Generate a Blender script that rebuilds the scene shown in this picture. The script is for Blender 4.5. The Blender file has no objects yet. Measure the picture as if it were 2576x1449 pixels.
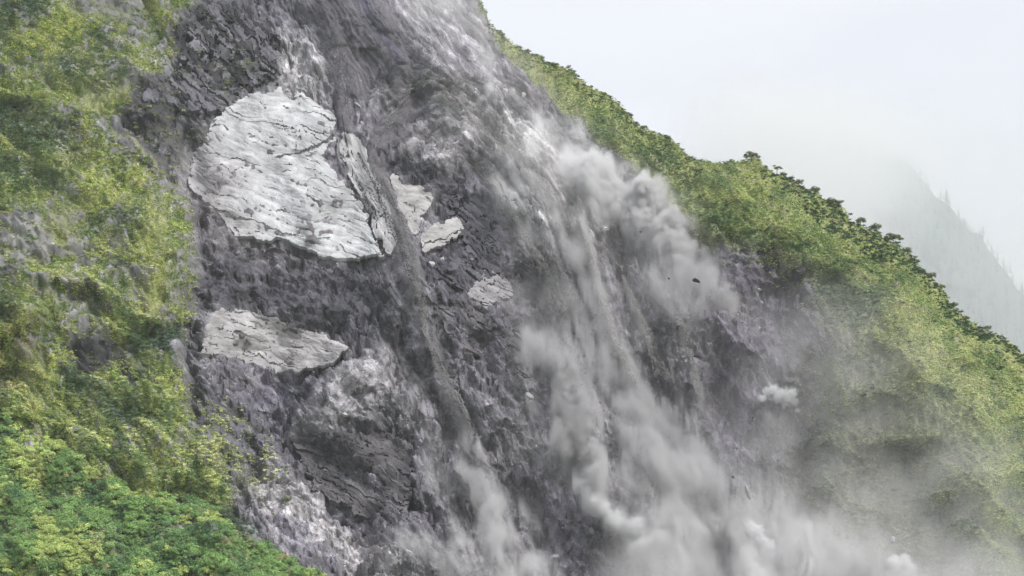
import bpy, math, random
import numpy as np
from mathutils import Vector, Matrix

# ------------------------------------------------------------------ camera, world, sun
SC = bpy.context.scene
PITCH = math.radians(12.0); HF = math.radians(30.0); TH = math.tan(HF / 2)
cam_d = bpy.data.cameras.new('camera'); cam = bpy.data.objects.new('camera', cam_d)
SC.collection.objects.link(cam); SC.camera = cam
cam_d.sensor_width = 36.0; cam_d.lens = 18.0 / TH
cam_d.clip_start = 1.0; cam_d.clip_end = 20000.0
cam.location = (0, 0, 0); cam.rotation_euler = (math.pi / 2 + PITCH, 0, 0)

SUN_EL, SUN_AZ = math.radians(50), math.radians(55)      # azimuth from -Y (behind the camera) towards +X
SUN_STRENGTH, SUN_ANGLE = 1.5, 10
SKY_STRENGTH = 0.12
world = bpy.data.worlds.new('World'); SC.world = world; world.use_nodes = True
nt = world.node_tree; nt.nodes.clear()
wo = nt.nodes.new('ShaderNodeOutputWorld'); bg = nt.nodes.new('ShaderNodeBackground')
sky = nt.nodes.new('ShaderNodeTexSky'); sky.sky_type = 'NISHITA'; sky.sun_disc = False
sky.sun_elevation = SUN_EL; sky.sun_rotation = math.pi - SUN_AZ; sky.air_density = 1.0; sky.dust_density = 2.0
tc = nt.nodes.new('ShaderNodeTexCoord'); nz = nt.nodes.new('ShaderNodeTexNoise')
nz.inputs['Scale'].default_value = 2.2; nz.inputs['Detail'].default_value = 5; nz.inputs['Roughness'].default_value = 0.45
mpn = nt.nodes.new('ShaderNodeMapping'); mpn.inputs['Scale'].default_value = (1, 1, 2.2); mpn.inputs['Location'].default_value = (0.35, 0.2, 0.1)
nt.links.new(tc.outputs['Generated'], mpn.inputs['Vector']); nt.links.new(mpn.outputs[0], nz.inputs['Vector'])
rp = nt.nodes.new('ShaderNodeValToRGB'); cr = rp.color_ramp
cr.elements[0].position = 0.30; cr.elements[0].color = (3.42 / 5, 3.54 / 5, 3.86 / 5, 1)
cr.elements[1].position = 0.72; cr.elements[1].color = (4.6 / 5, 4.65 / 5, 4.75 / 5, 1)
sc5 = nt.nodes.new('ShaderNodeVectorMath'); sc5.operation = 'SCALE'; sc5.inputs['Scale'].default_value = 5.0
nt.links.new(nz.outputs['Fac'], rp.inputs['Fac']); nt.links.new(rp.outputs['Color'], sc5.inputs[0])
mx = nt.nodes.new('ShaderNodeMix'); mx.data_type = 'RGBA'; mx.inputs['Factor'].default_value = 0.93
nt.links.new(sky.outputs[0], mx.inputs[6]); nt.links.new(sc5.outputs[0], mx.inputs[7])
nt.links.new(mx.outputs[2], bg.inputs['Color']); bg.inputs['Strength'].default_value = SKY_STRENGTH
nt.links.new(bg.outputs[0], wo.inputs['Surface'])

sun_d = bpy.data.lights.new('sun', 'SUN'); sun = bpy.data.objects.new('sun', sun_d); SC.collection.objects.link(sun)
sun_d.energy = SUN_STRENGTH; sun_d.angle = math.radians(SUN_ANGLE); sun_d.color = (1.0, 0.97, 0.92)
sv = Vector((math.sin(SUN_AZ) * math.cos(SUN_EL), -math.cos(SUN_AZ) * math.cos(SUN_EL), math.sin(SUN_EL)))
sun.rotation_euler = sv.to_track_quat('Z', 'Y').to_euler()

SC.view_settings.view_transform = 'Standard'; SC.view_settings.look = 'None'
SC.view_settings.exposure = 1.0; SC.view_settings.gamma = 1.0
SC.view_settings.use_curve_mapping = False
SC.render.engine = 'CYCLES'
cy = SC.cycles
cy.max_bounces = 6; cy.diffuse_bounces = 2; cy.glossy_bounces = 1; cy.transmission_bounces = 2
cy.volume_bounces = 3; cy.transparent_max_bounces = 8
cy.volume_step_rate = 1.4; cy.volume_max_steps = 256
cy.use_denoising = True; cy.denoising_prefilter = 'ACCURATE'; cy.use_adaptive_sampling = True; cy.adaptive_threshold = 0.03

rng = np.random.default_rng(7)
random.seed(7)
F = 1024.0 / 2576.0           # digitised outlines are in a 2576-wide frame
EXPO = 2.0 ** SC.view_settings.exposure


def srgb(r, g, b, k=1.0):
    """a displayed colour as a reflectance under this exposure"""
    o = []
    for c, wb in ((r, 1.04), (g, 1.02), (b, 0.96)):          # the overcast light is bluish
        c /= 255.0
        c = c / 12.92 if c <= 0.04045 else ((c + 0.055) / 1.055) ** 2.4
        o.append(c * k / EXPO * 1.22 * wb)
    return np.array(o, dtype=np.float32)


# ------------------------------------------------------------------ noise helpers (numpy)
_T = rng.random((256, 256)).astype(np.float32)


def vnoise(x, y, seed=0):
    x = np.asarray(x, np.float32) + seed * 17.31; y = np.asarray(y, np.float32) + seed * 41.7
    xi = np.floor(x).astype(np.int64); yi = np.floor(y).astype(np.int64)
    fx = x - xi; fy = y - yi
    fx = fx * fx * (3 - 2 * fx); fy = fy * fy * (3 - 2 * fy)
    a = _T[yi & 255, xi & 255]; b = _T[yi & 255, (xi + 1) & 255]
    c = _T[(yi + 1) & 255, xi & 255]; d = _T[(yi + 1) & 255, (xi + 1) & 255]
    return (a * (1 - fx) + b * fx) * (1 - fy) + (c * (1 - fx) + d * fx) * fy


def fbm(x, y, octaves=5, rough=0.5, seed=0):
    s = 0; a = 1.0; t = 0; f = 1.0
    for o in range(octaves):
        s = s + a * (vnoise(x * f, y * f, seed + o * 3) * 2 - 1); t += a * a * 0.3
        a *= rough; f *= 2.03
    return s / math.sqrt(t)


def sig(x, k=3.0):
    return 1 / (1 + np.exp(-x * k))


def blur(a, r):
    """gaussian-like blur: three box passes"""
    if r < 0.5:
        return a
    r = int(round(r))
    for _ in range(3):
        for ax in (0, 1):
            p = [(0, 0)] * a.ndim; p[ax] = (r + 1, r)
            c = np.cumsum(np.pad(a, p, mode='edge'), axis=ax, dtype=np.float64)
            n = a.shape[ax]
            hi = np.take(c, np.arange(2 * r + 1, 2 * r + 1 + n), axis=ax); lo = np.take(c, np.arange(0, n), axis=ax)
            a = ((hi - lo) / (2 * r + 1)).astype(np.float32)
    return a


# ------------------------------------------------------------------ the working map of the mountain face (1 cell = about 0.37 m on the face)
U0, U1, V0, V1 = -130, 1190, -130, 730
UU, VV = np.meshgrid(np.arange(U0, U1, dtype=np.float32), np.arange(V0, V1, dtype=np.float32))
HH, WW = UU.shape
WX = fbm(UU / 22, VV / 22, 4, 0.55, 1); WY = fbm(UU / 22, VV / 22, 4, 0.55, 9)
WX2 = fbm(UU / 6, VV / 6, 3, 0.6, 21); WY2 = fbm(UU / 6, VV / 6, 3, 0.6, 29)


def poly(pts, soft=1.0, warp=3.0, warp2=1.2):
    """soft-edged mask of an outline given in the 2576-wide frame, its edge roughened by noise"""
    p = np.array(pts, np.float32) * F
    x = UU + WX * warp + WX2 * warp2; y = VV + WY * warp + WY2 * warp2
    m = int(abs(warp) * 3 + warp2 * 3 + 4 + soft * 3)
    i0 = max(0, int(p[:, 1].min() - V0 - m)); i1 = min(HH, int(p[:, 1].max() - V0 + m))
    j0 = max(0, int(p[:, 0].min() - U0 - m)); j1 = min(WW, int(p[:, 0].max() - U0 + m))
    out = np.zeros((HH, WW), np.float32)
    if i1 <= i0 or j1 <= j0:
        return out
    X = x[i0:i1, j0:j1]; Y = y[i0:i1, j0:j1]
    ins = np.zeros(X.shape, bool)
    n = len(p)
    for k in range(n):
        xa, ya = p[k]; xb, yb = p[(k + 1) % n]
        if ya == yb:
            continue
        c = ((ya > Y) != (yb > Y)) & (X < (xb - xa) * (Y - ya) / (yb - ya) + xa)
        ins ^= c
    out[i0:i1, j0:j1] = ins
    return blur(out, soft) if soft >= 0.5 else out


def stroke(pts, w, warp=2.0, warp2=0.8, power=2.0):
    """soft band along a polyline; w is one half-width or one per point (2576-wide frame)"""
    p = np.array(pts, np.float32) * F
    ws = np.array(w if hasattr(w, '__len__') else [w] * len(pts), np.float32) * F
    x = UU + WX * warp + WX2 * warp2; y = VV + WY * warp + WY2 * warp2
    best = np.full((HH, WW), 9.0, np.float32)
    for k in range(len(p) - 1):
        a, b = p[k], p[k + 1]; wm = max(ws[k], ws[k + 1]) * 3 + 12
        i0 = max(0, int(min(a[1], b[1]) - V0 - wm)); i1 = min(HH, int(max(a[1], b[1]) - V0 + wm))
        j0 = max(0, int(min(a[0], b[0]) - U0 - wm)); j1 = min(WW, int(max(a[0], b[0]) - U0 + wm))
        if i1 <= i0 or j1 <= j0:
            continue
        X = x[i0:i1, j0:j1]; Y = y[i0:i1, j0:j1]
        d = b - a; L = max(1e-6, float(d @ d))
        t = np.clip(((X - a[0]) * d[0] + (Y - a[1]) * d[1]) / L, 0, 1)
        dist = np.hypot(X - a[0] - t * d[0], Y - a[1] - t * d[1]) / (ws[k] * (1 - t) + ws[k + 1] * t)
        best[i0:i1, j0:j1] = np.minimum(best[i0:i1, j0:j1], dist)
    return np.exp(-best ** power)


# direction in which beds and debris run, degrees below the horizontal (2576-wide frame)
DIRS = [(100,150,15),(300,300,28),(100,600,25),(300,600,20),(400,800,30),(200,900,35),(100,1250,35),(400,1300,35),(600,1350,40),
 (400,430,45),(250,1100,50),(400,1000,45),(600,80,42),(750,100,55),(470,200,48),(470,330,50),(580,180,-25),(640,190,-30),(690,120,50),(420,310,-48),
 (650,280,10),(800,300,22),(600,420,8),(750,450,15),(700,560,18),(850,600,20),(560,520,20),(700,700,25),(850,780,35),(550,700,20),
 (600,830,14),(750,880,18),(1050,350,-20),(1100,430,15),(1000,400,-30),(1200,480,42),(1180,600,38),(1100,700,45),(1250,720,15),(1150,850,45),(1250,850,40),
 (1040,500,20),(1110,590,-20),(700,1000,50),(850,960,-40),(900,1150,30),(850,1200,26),(950,1250,30),(650,1150,35),(700,1300,38),(900,1400,38),
 (850,80,60),(950,130,55),(850,250,80),(900,380,70),(980,520,68),(1030,680,68),(1070,820,75),(1120,1000,62),(1180,1200,65),(1250,1350,70),
 (1100,60,48),(1200,150,50),(1300,300,48),(1150,230,38),(1250,350,50),(1400,450,48),(1350,550,60),(1450,600,65),(1500,750,72),(1550,850,70),
 (1650,900,68),(1720,900,70),(1400,900,75),(1450,1150,70),(1600,1100,62),(1500,250,35),(1700,400,40),(1850,500,40),(1950,600,28),(2100,600,35),
 (2250,750,38),(2400,850,42),(2300,1000,30),(2450,1100,45),(2100,1100,40),(1900,800,50),(2000,950,60),(1950,1150,70),(2000,1300,60),(2300,1300,15),
 (1400,1300,50),(1550,1350,45),(1000,210,-8),(1050,260,-35),(960,330,-50)]
s4 = 4
gu = UU[::s4, ::s4]; gv = VV[::s4, ::s4]
cw = np.zeros_like(gu); c2 = np.zeros_like(gu); s2 = np.zeros_like(gu)
for (x, y, a) in DIRS:
    w = 1.0 / ((gu - x * F) ** 2 + (gv - y * F) ** 2 + 60.0) ** 1.6
    cw += w; c2 += w * math.cos(2 * math.radians(a)); s2 += w * math.sin(2 * math.radians(a))
th = 0.5 * np.arctan2(s2, c2)
DX4 = np.cos(th); DY4 = np.sin(th)
ii = np.clip(((VV - V0) / s4).astype(int), 0, gu.shape[0] - 1); jj = np.clip(((UU - U0) / s4).astype(int), 0, gu.shape[1] - 1)
DX = DX4[ii, jj].astype(np.float32); DY = DY4[ii, jj].astype(np.float32)
wob = fbm(UU / 14, VV / 14, 3, 0.5, 33) * 0.22
DX, DY = DX * np.cos(wob) - DY * np.sin(wob), DX * np.sin(wob) + DY * np.cos(wob)


def lic(src, L):
    acc = src.copy(); n = 1.0
    J0, I0 = np.meshgrid(np.arange(WW, dtype=np.float32), np.arange(HH, dtype=np.float32))
    for sg in (1, -1):
        x = J0.copy(); y = I0.copy()
        for k in range(L):
            xi = np.clip(x, 0, WW - 1).astype(np.int32); yi = np.clip(y, 0, HH - 1).astype(np.int32)
            x += sg * DX[yi, xi]; y += sg * DY[yi, xi]
            xi = np.clip(x + 0.5, 0, WW - 1).astype(np.int32); yi = np.clip(y + 0.5, 0, HH - 1).astype(np.int32)
            w = 1 - (k + 1) / (L + 1)
            acc += src[yi, xi] * w; n += w
    acc /= n
    return ((acc - acc.mean()) / acc.std()).astype(np.float32)


wn = rng.standard_normal((HH, WW)).astype(np.float32)
wn[:] = wn; S1 = lic(wn, 5)
S2 = lic(blur(rng.standard_normal((HH, WW)).astype(np.float32), 1), 12)
S3 = lic(blur(rng.standard_normal((HH, WW)).astype(np.float32), 4), 30)
S2B = lic(blur(rng.standard_normal((HH, WW)).astype(np.float32), 1), 16)
CR = np.exp(-(S2B / 0.16) ** 2) + 0.7 * np.exp(-(lic(blur(rng.standard_normal((HH, WW)).astype(np.float32), 2), 24) / 0.10) ** 2)      # joints along the beds
SL = lic(wn, 26)
N1 = wn; N2 = fbm(UU / 5, VV / 5, 4, 0.6, 51); N3 = fbm(UU / 30, VV / 30, 4, 0.55, 61); N4 = fbm(UU / 90, VV / 90, 3, 0.5, 71)



def facets(size, stretch, deg, seed):
    """broken rock: every cell is a plane with its own height and tilt, drawn out along the beds"""
    a = math.radians(deg) + 0.0
    x = UU + 2.2 * WX * size / 6 + 0.8 * WX2; y = VV + 2.2 * WY * size / 6 + 0.8 * WY2
    p = (x * math.cos(a) + y * math.sin(a)) / (size * stretch); q = (-x * math.sin(a) + y * math.cos(a)) / size
    pi_ = np.floor(p).astype(np.int64); qi = np.floor(q).astype(np.int64)
    best = np.full(UU.shape, 9.0, np.float32); h = np.zeros_like(UU); c = np.zeros_like(UU)
    for dx in (-1, 0, 1):
        for dy in (-1, 0, 1):
            ii_ = pi_ + dx; jj_ = qi + dy
            def rn(k):
                return _T[(jj_ * 7 + k * 31 + seed) & 255, (ii_ * 13 + k * 57 + seed * 3) & 255]
            ex = p - ii_ - rn(1); ey = q - jj_ - rn(2)
            d = ex * ex + ey * ey; m = d < best
            hh_ = (rn(3) - 0.5) + ex * (rn(4) - 0.5) * 1.6 + ey * (rn(5) - 0.62) * 2.2
            best = np.where(m, d, best); h = np.where(m, hh_, h); c = np.where(m, rn(6) - 0.5, c)
    return h.astype(np.float32), c.astype(np.float32)


STEEP = blur((np.arctan2(DY, DX) > math.radians(44)).astype(np.float32), 8) > 0.5
FW = {}
for nm, sz in (('s', 3.6), ('m', 8.0), ('l', 19.0)):
    (h1, c1), (h2, c2) = facets(sz, 2.0, 24, 3 + int(sz)), facets(sz, 2.0, 58, 40 + int(sz))
    FW[nm] = (np.where(STEEP, h2, h1), np.where(STEEP, c2, c1))

# ------------------------------------------------------------------ outlines
RIDGE = np.array([(-700,-900),(200,-760),(600,-600),(900,-300),(1120,-90),(1175,-20),(1205,0),(1222,35),(1235,68),(1262,84),(1300,108),(1340,132),(1400,168),
 (1450,196),(1500,225),(1560,262),(1610,300),(1650,330),(1700,368),(1750,400),(1790,410),(1830,412),(1870,404),(1905,404),(1940,420),(1980,446),
 (2020,470),(2060,492),(2110,520),(2150,552),(2200,580),(2260,608),(2300,645),(2340,690),(2370,735),(2420,790),(2470,825),(2520,850),(2576,888),
 (2700,990),(3000,1200),(3600,1500)], float) * F


def ridge(u):
    return np.interp(u, RIDGE[:, 0], RIDGE[:, 1])


GREEN_L = [(-900,-900),(480,-500),(500,0),(440,60),(440,130),(400,190),(345,230),(330,300),(300,340),(380,390),(445,462),(480,520),(495,600),(497,660),(490,740),(478,800),
 (470,900),(462,1000),(500,1060),(540,1120),(575,1200),(585,1290),(700,1400),(800,1449),(1000,2300),(-900,2300)]
MIXED = [(440,60),(520,20),(590,60),(640,110),(700,160),(690,200),(600,250),(570,300),(530,340),(480,400),(450,460),(380,390),(300,340),(335,290),(345,230),(400,190),(440,130)]
HILL_R = [(1215,20),(1235,68),(1260,120),(1310,165),(1370,210),(1400,250),(1450,300),(1530,370),(1600,430),(1660,470),(1690,520),(1720,560),(1760,625),(1830,640),(1900,655),
 (1980,660),(2040,720),(2080,790),(2090,860),(2080,930),(2060,1020),(2080,1100),(2050,1200),(2060,1300),(2120,1449),(2200,2300),(4000,2300),(4000,-900),(1240,-900)]
SLAB_A = [(575,272),(620,250),(662,236),(700,228),(728,246),(755,240),(800,268),(840,290),(852,305),(845,350),(822,372),(815,395),(835,420),(870,462),(896,512),(926,562),(950,606),
 (972,662),(920,655),(880,662),(830,660),(770,632),(735,612),(700,600),(670,608),(640,598),(600,600),(575,578),(545,545),(510,505),(478,470),(480,425),(500,372),(530,330),(555,290)]
SLAB_A2 = [(862,332),(885,335),(905,352),(918,385),(935,430),(955,470),(985,540),(1000,600),(978,650),(950,592),(926,548),(898,488),(874,432),(852,392)]
SLAB_B = [(530,780),(600,784),(660,800),(720,815),(780,840),(840,866),(880,878),(866,892),(832,908),(775,936),(745,942),(690,938),(640,925),(600,905),(555,896),(512,890),(518,835)]
SLAB_C = [(978,448),(1010,455),(1050,470),(1085,495),(1088,520),(1070,540),(1055,560),(1062,578),(1035,602),(1015,560),(995,500)]
SLAB_D = [(1062,600),(1080,582),(1105,568),(1140,556),(1172,566),(1158,590),(1130,608),(1100,622),(1078,638),(1055,632)]
SLAB_E = [(1168,742),(1190,722),(1215,700),(1232,680),(1262,690),(1292,712),(1290,742),(1262,756),(1240,772),(1200,765)]
SLAB_F = [(1010,355),(1060,330),(1100,335),(1150,345),(1180,400),(1150,410),(1100,395),(1060,395),(1020,390)]

RAG = sig(0.55 * (N2 + 0.8 * S2) + 0.3, 3)
A = {k: poly(v, 1, 3, 1.5) for k, v in dict(gl=GREEN_L, gr=HILL_R).items()}
MX = poly(MIXED, 3, 5, 2)
MS = {k: poly(v, 0.6, 1.6, 1.6) for k, v in dict(a=SLAB_A, a2=SLAB_A2, b=SLAB_B, c=SLAB_C, d=SLAB_D, e=SLAB_E).items()}
MS0 = {k: v.copy() for k, v in MS.items()}
for k, rr in dict(a=6, a2=1, b=4, c=3, d=2, e=2).items():       # ragged rim: debris lies over the edges
    inner = blur(MS[k], rr)
    MS[k] = MS[k] * ((inner - 0.42) * 2.4 + 0.40 * (N2 + 0.7 * S2) + 0.25 > 0)
MS['a'] *= (stroke([(858,300),(835,352),(760,385),(690,402)], [4,5,4,2], 1, .5) < 0.4)

# ------------------------------------------------------------------ reflectance of the ground
ALB = np.zeros((HH, WW, 3), np.float32)


def put(mask, col, k=1.0):
    m = (mask * k)[..., None]
    ALB[:] = ALB * (1 - m) + np.asarray(col, np.float32) * m


ROCK = srgb(130, 129, 138); DARK = srgb(96, 95, 106); PALE = srgb(222, 222, 232); MID = srgb(158, 156, 168); BROWN = srgb(132, 124, 126)
put(np.ones_like(UU), ROCK)
put(sig(N3), DARK, 0.35)
# broad tones of the scar
put(poly([(440,60),(520,-60),(760,-60),(800,60),(760,120),(700,130),(690,200),(640,230),(560,290),(470,300),(420,180)], 5, 6), DARK, 0.8)
put(poly([(690,100),(780,90),(830,170),(850,290),(800,270),(740,235),(690,215)], 6, 6), srgb(182,181,190), 0.85)
put(poly([(760,-40),(1180,-40),(1210,20),(1240,80),(1330,150),(1380,260),(1300,300),(1180,260),(1020,190),(900,90)], 8, 6), srgb(156,154,165), 0.8)
put(poly([(1130,110),(1180,120),(1230,230),(1290,300),(1240,290),(1170,190)], 3, 4), DARK, 0.8)
put(poly([(1240,110),(1330,170),(1420,270),(1390,330),(1290,240)], 5, 5), srgb(122,112,128), 0.7)
put(poly([(478,470),(560,560),(620,600),(760,630),(830,660),(970,662),(1000,760),(1040,900),(960,860),(830,850),(700,800),(530,770),(500,700),(490,600),(470,520)], 3, 5), srgb(82,81,91), 0.9)
put(poly([(960,400),(1010,380),(1100,420),(1180,430),(1230,480),(1280,560),(1300,660),(1250,690),(1170,740),(1080,690),(1050,640),(1100,560),(1080,480),(980,450)], 3, 4), srgb(82,81,92), 0.9)
put(poly([(1060,680),(1170,740),(1260,770),(1310,800),(1330,960),(1200,900),(1110,830)], 5, 5), srgb(90,88,100), 0.85)
put(poly([(1010,355),(1060,330),(1150,345),(1190,400),(1100,400),(1030,400)], 5, 5), srgb(165,163,172), 0.7)
put(poly([(480,900),(560,900),(700,945),(780,940),(740,1020),(720,1100),(740,1180),(640,1150),(540,1100),(470,1020)], 4, 6), srgb(112,110,126), 0.7)
put(poly([(860,900),(960,890),(1010,900),(970,960),(880,1020),(800,1080),(750,1090),(800,990)], 8, 8), srgb(172,170,179), 0.75)
put(poly([(520,920),(600,930),(640,970),(600,985),(540,960)], 4, 6), srgb(170,168,178), 0.6)
put(poly([(740,1090),(860,1080),(1040,1110),(1080,1250),(1000,1330),(860,1300),(760,1230)], 6, 6), srgb(98,97,108), 0.85)
put(poly([(560,1200),(700,1170),(770,1250),(860,1310),(1010,1420),(1040,1480),(900,1480),(800,1360),(640,1290)], 5, 8), srgb(165,162,172), 0.75)
put(stroke([(600,1230),(680,1240),(760,1290),(860,1370),(980,1460)], [12,30,22,26,32], 5, 2), srgb(184,182,188), 0.65)
put(stroke([(640,1190),(760,1250),(850,1320),(960,1400)], 12, 5, 2), srgb(178,176,182), 0.6)
put(stroke([(700,1300),(790,1390),(860,1460)], 24, 4, 2), srgb(112,110,124), 0.8)
put(poly([(1290,1180),(1350,1180),(1480,1250),(1560,1310),(1680,1400),(1740,1480),(1440,1480),(1330,1330)], 3, 4), srgb(100,98,110), 0.85)
put(poly([(1750,600),(1980,660),(2080,800),(2080,1000),(2060,1300),(1850,1250),(1780,1100),(1750,900)], 6, 6), srgb(126,122,138), 0.7)
put(poly([(1780,640),(1960,650),(2030,740),(2080,830),(2180,830),(2090,760),(1990,650)], 5, 6), srgb(112,108,124), 0.6)
# the pale flow fan in the middle
put(stroke([(1080,205),(1200,280),(1300,360),(1420,450),(1500,560)], [40,55,65,75,70], 4, 2), srgb(176,174,179), 0.8)
put(stroke([(1270,290),(1350,345),(1440,420)], 12, 2, 1), srgb(205,205,212), 0.8)
put(stroke([(1250,470),(1300,510),(1370,550)], 12, 2, 1), srgb(222,222,230), 0.8)
put(poly([(450,470),(520,350),(560,300),(700,400),(760,640),(640,620),(540,600)], 14, 10), srgb(150,145,150), 0.5)
# slabs
for k in 'a', 'b', 'c', 'd', 'a2', 'e':
    put(blur(MS0[k], 4), srgb(165, 163, 172), 0.55); put(MS[k], srgb(120, 118, 126), 0.8)
# streams of running debris: a smoother grey
ST1 = stroke([(800,-40),(870,60),(900,150),(880,220),(862,290),(905,380),(945,450),(985,540),(1020,640),(1050,740),(1070,840),(1090,900),(1130,1000),(1185,1130),(1235,1260),(1290,1400)], [60,70,70,50,14,28,34,38,36,32,26,22,24,28,30,30], 1.5, 0.5, 4)
ST1 = np.maximum(ST1, stroke([(880,-40),(950,60),(1010,160),(1000,200)], [45,40,30,16], 1.5, 0.5, 4))
ST1 = np.maximum(ST1, stroke([(1080,215),(1020,270),(960,340),(920,400)], [14,30,36,30], 3, 1, 4))
put(np.clip(blur(ST1, 3) * (1 - ST1) * 3, 0, 1), srgb(80, 79, 90), 0.5)  # shading along both edges of the streams, painted into the colour
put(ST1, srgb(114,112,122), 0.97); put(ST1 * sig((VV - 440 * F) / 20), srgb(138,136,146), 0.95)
for pts, w in (([(862,300),(835,350),(822,380),(850,430),(880,490),(905,560),(930,620)],4),([(835,385),(862,430),(895,500),(930,570),(962,640)],5),([(960,470),(1010,560),(1045,660),(1068,760),(1085,860)],7),
               ([(1060,840),(1110,910),(1150,1000),(1200,1110)],10),([(1075,860),(1090,960),(1110,1050)],8),([(1190,470),(1250,560),(1290,640)],5),([(1150,350),(1200,430),(1250,520)],6),([(1040,225),(1000,270),(970,330)],5)):
    put(stroke(pts, w, 1, 0.4, 3), srgb(100, 98, 108), 0.9)
put(stroke([(895,-40),(930,50),(985,120),(1012,165)], [12,14,14,8], 2, 1, 3), srgb(92,90,112), 0.8)
put(stroke([(850,290),(822,350),(815,380)], [5,4,3], 1, 0.5), srgb(110,108,118), 0.9)
put(stroke([(822,350),(770,382),(700,400)], [3,3,2], 1, 0.5), srgb(120,118,126), 0.8)
# gullies and cracks
for pts, w in (([(800,1030),(830,925),(865,890)],5),([(740,945),(800,930),(850,900),(900,870)],5),([(745,1010),(770,970),(840,915)],6),([(770,1095),(860,1150),(960,1210),(1040,1260)],7),
               ([(750,1140),(840,1200),(950,1260)],6),([(1040,380),(1075,440)],4),([(730,1040),(722,1100),(750,1180)],5),([(862,340),(900,430),(930,520),(960,590)],5),
               ([(700,225),(720,212),(735,235)],4),([(1010,230),(1060,222)],3),([(1370,1195),(1500,1260),(1600,1330)],6)):
    put(stroke(pts, w, 2, 1), srgb(62, 61, 72), 0.85)

# streak variation on everything that is rock
STRK0 = poly([(760,-60),(1180,-60),(1260,60),(1420,280),(1560,480),(1640,700),(1300,640),(1180,420),(1000,380),(880,300),(800,120)], 12, 6)
rockvar = 1.38 * (1 - 0.13 * STRK0) * np.exp(STRK0 * (0.14 * SL + 0.12 * S2 + 0.08 * S1) + 0.06 * S1 + 0.10 * S2 + 0.12 * S3 + 0.16 * N2 + (1 - 0.6 * STRK0) * (0.45 * FW['s'][1] + 0.40 * FW['m'][1] + 0.30 * FW['l'][1]) - 0.32 * CR * sig(N3 + 0.9) + 0.10 * wn + 0.12 * SL)
GREENM = np.maximum(A['gl'], A['gr'])
ALB *= (rockvar * (1 - 0.9 * ST1) + 0.9 * ST1 * np.exp(0.04 * S1 + 0.08 * S2 + 0.16 * SL + 0.05 * wn + 0.25 * FW['s'][1]))[..., None]

# vegetated ground (between the tufts one sees soil and dead grass)
def green_mix(sel):
    g1 = srgb(158, 168, 112); g2 = srgb(114, 132, 90); g3 = srgb(188, 192, 132); so = srgb(132, 130, 118)
    base = g1[None, None] * np.ones((HH, WW, 1), np.float32)
    for c, n in ((g2, sig(0.7 * N3 + 0.5 * S3 - 0.3, 2.5)), (g3, sig(0.6 * S2 - 0.8 * N3 - 0.9, 2.5)), (so, sig(S1 + 0.6 * S2 - 1.4, 3))):
        base = base * (1 - n[..., None]) + c * n[..., None]
    m = sel[..., None]
    ALB[:] = ALB * (1 - m) + base * np.exp(0.16 * S1 + 0.12 * N2)[..., None] * m


EDGE = np.clip(poly([(1760,600),(2000,600),(2200,760),(2260,1000),(2260,2000),(1900,2000),(1950,1000),(1760,700)], 10, 4), 0, 1)
GR = A['gr'] * (1 - EDGE) + EDGE * sig((blur(A['gr'], 22) - 0.60 + 0.16 * N3 + 0.14 * N2 + 0.06 * S2) * 3.0, 3)
GL = A['gl'] * np.clip(1 - 0.9 * sig((blur(1 - A['gl'], 7) - 0.16 + 0.14 * N3 + 0.2 * N2) * 5, 3), 0, 1)
green_mix(GL); green_mix(GR)
BARE = np.zeros_like(UU)              # bare rock showing through the green
for pts, k in (([(140,-40),(330,-40),(360,20),(300,60),(230,40),(160,20)],0.75),([(60,60),(150,80),(240,110),(180,130),(80,110)],0.0),([(110,130),(160,150),(210,180),(240,200),(170,190)],0.55),
               ([(280,10),(420,40),(420,80),(330,80)],0.5),([(50,150),(110,165),(150,215),(80,205)],0.5),([(190,170),(260,210),(300,250),(240,240)],0.35),
               ([(-60,545),(60,540),(150,590),(260,640),(240,670),(170,640),(90,640),(20,620),(-60,600)],0.9),([(110,515),(180,515),(245,545),(200,560),(150,545)],0.8),
               ([(-40,600),(40,620),(60,680),(-40,700)],0.75),([(50,680),(110,690),(160,720),(120,735),(60,710)],0.8),([(330,690),(380,640),(400,650),(350,720)],0.6),
               ([(280,560),(330,600),(300,625),(250,590)],0.4),([(360,480),(420,500),(440,530),(380,520)],0.35),([(160,868),(240,862),(330,900),(385,945),(370,965),(300,935),(200,930),(160,900)],0.75),
               ([(300,340),(345,370),(460,470),(440,480),(360,420),(290,370)],0.6),([(130,330),(200,360),(260,400),(180,390)],0.4),([(430,640),(480,680),(480,800),(440,760)],0.35),
               ([(500,1020),(640,1080),(640,1180),(560,1160)],0.2),([(300,1090),(400,1160),(420,1190),(340,1140)],0.2),([(370,760),(440,770),(450,830),(380,840)],0.5)):
    if k:
        BARE = np.maximum(BARE, poly(pts, 3, 8, 4) * k)
BARE = np.clip(BARE * (1.25 + 0.45 * S2 + 0.25 * N2) + 0.3 * sig(0.9 * S3 + 0.7 * S2 - 2.5, 5), 0, 1)
put(BARE * A['gl'] * 0.9, srgb(136, 136, 142)); ALB *= np.exp(BARE * A['gl'] * (0.6 * FW['m'][1] + 0.6 * FW['s'][1]))[..., None]; ALB *= 1 + (BARE * A['gl'] * 0.14 * S2)[..., None]
MIXB = np.clip(MX * sig(0.8 * S2 + 0.9 * N3 + 0.2, 2), 0, 1)
put(MX, srgb(96, 98, 88), 0.75); put(MIXB, srgb(70, 68, 84), 0.9)
put(MX * sig(N2 + S2 - 1.6, 4), srgb(170, 170, 176), 0.8)
DRKV = np.maximum.reduce([poly(p, 3, 6, 3) for p in ([(160,868),(240,862),(330,900),(385,945),(370,965),(300,935),(200,930),(160,900)],
        [(338,222),(380,205),(420,235),(400,262),(345,262)],[(440,60),(520,30),(600,90),(560,120),(480,160),(440,130)],[(560,190),(690,160),(690,200),(600,240),(560,230)])])
put(DRKV, srgb(56, 56, 66), 0.8)
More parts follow.
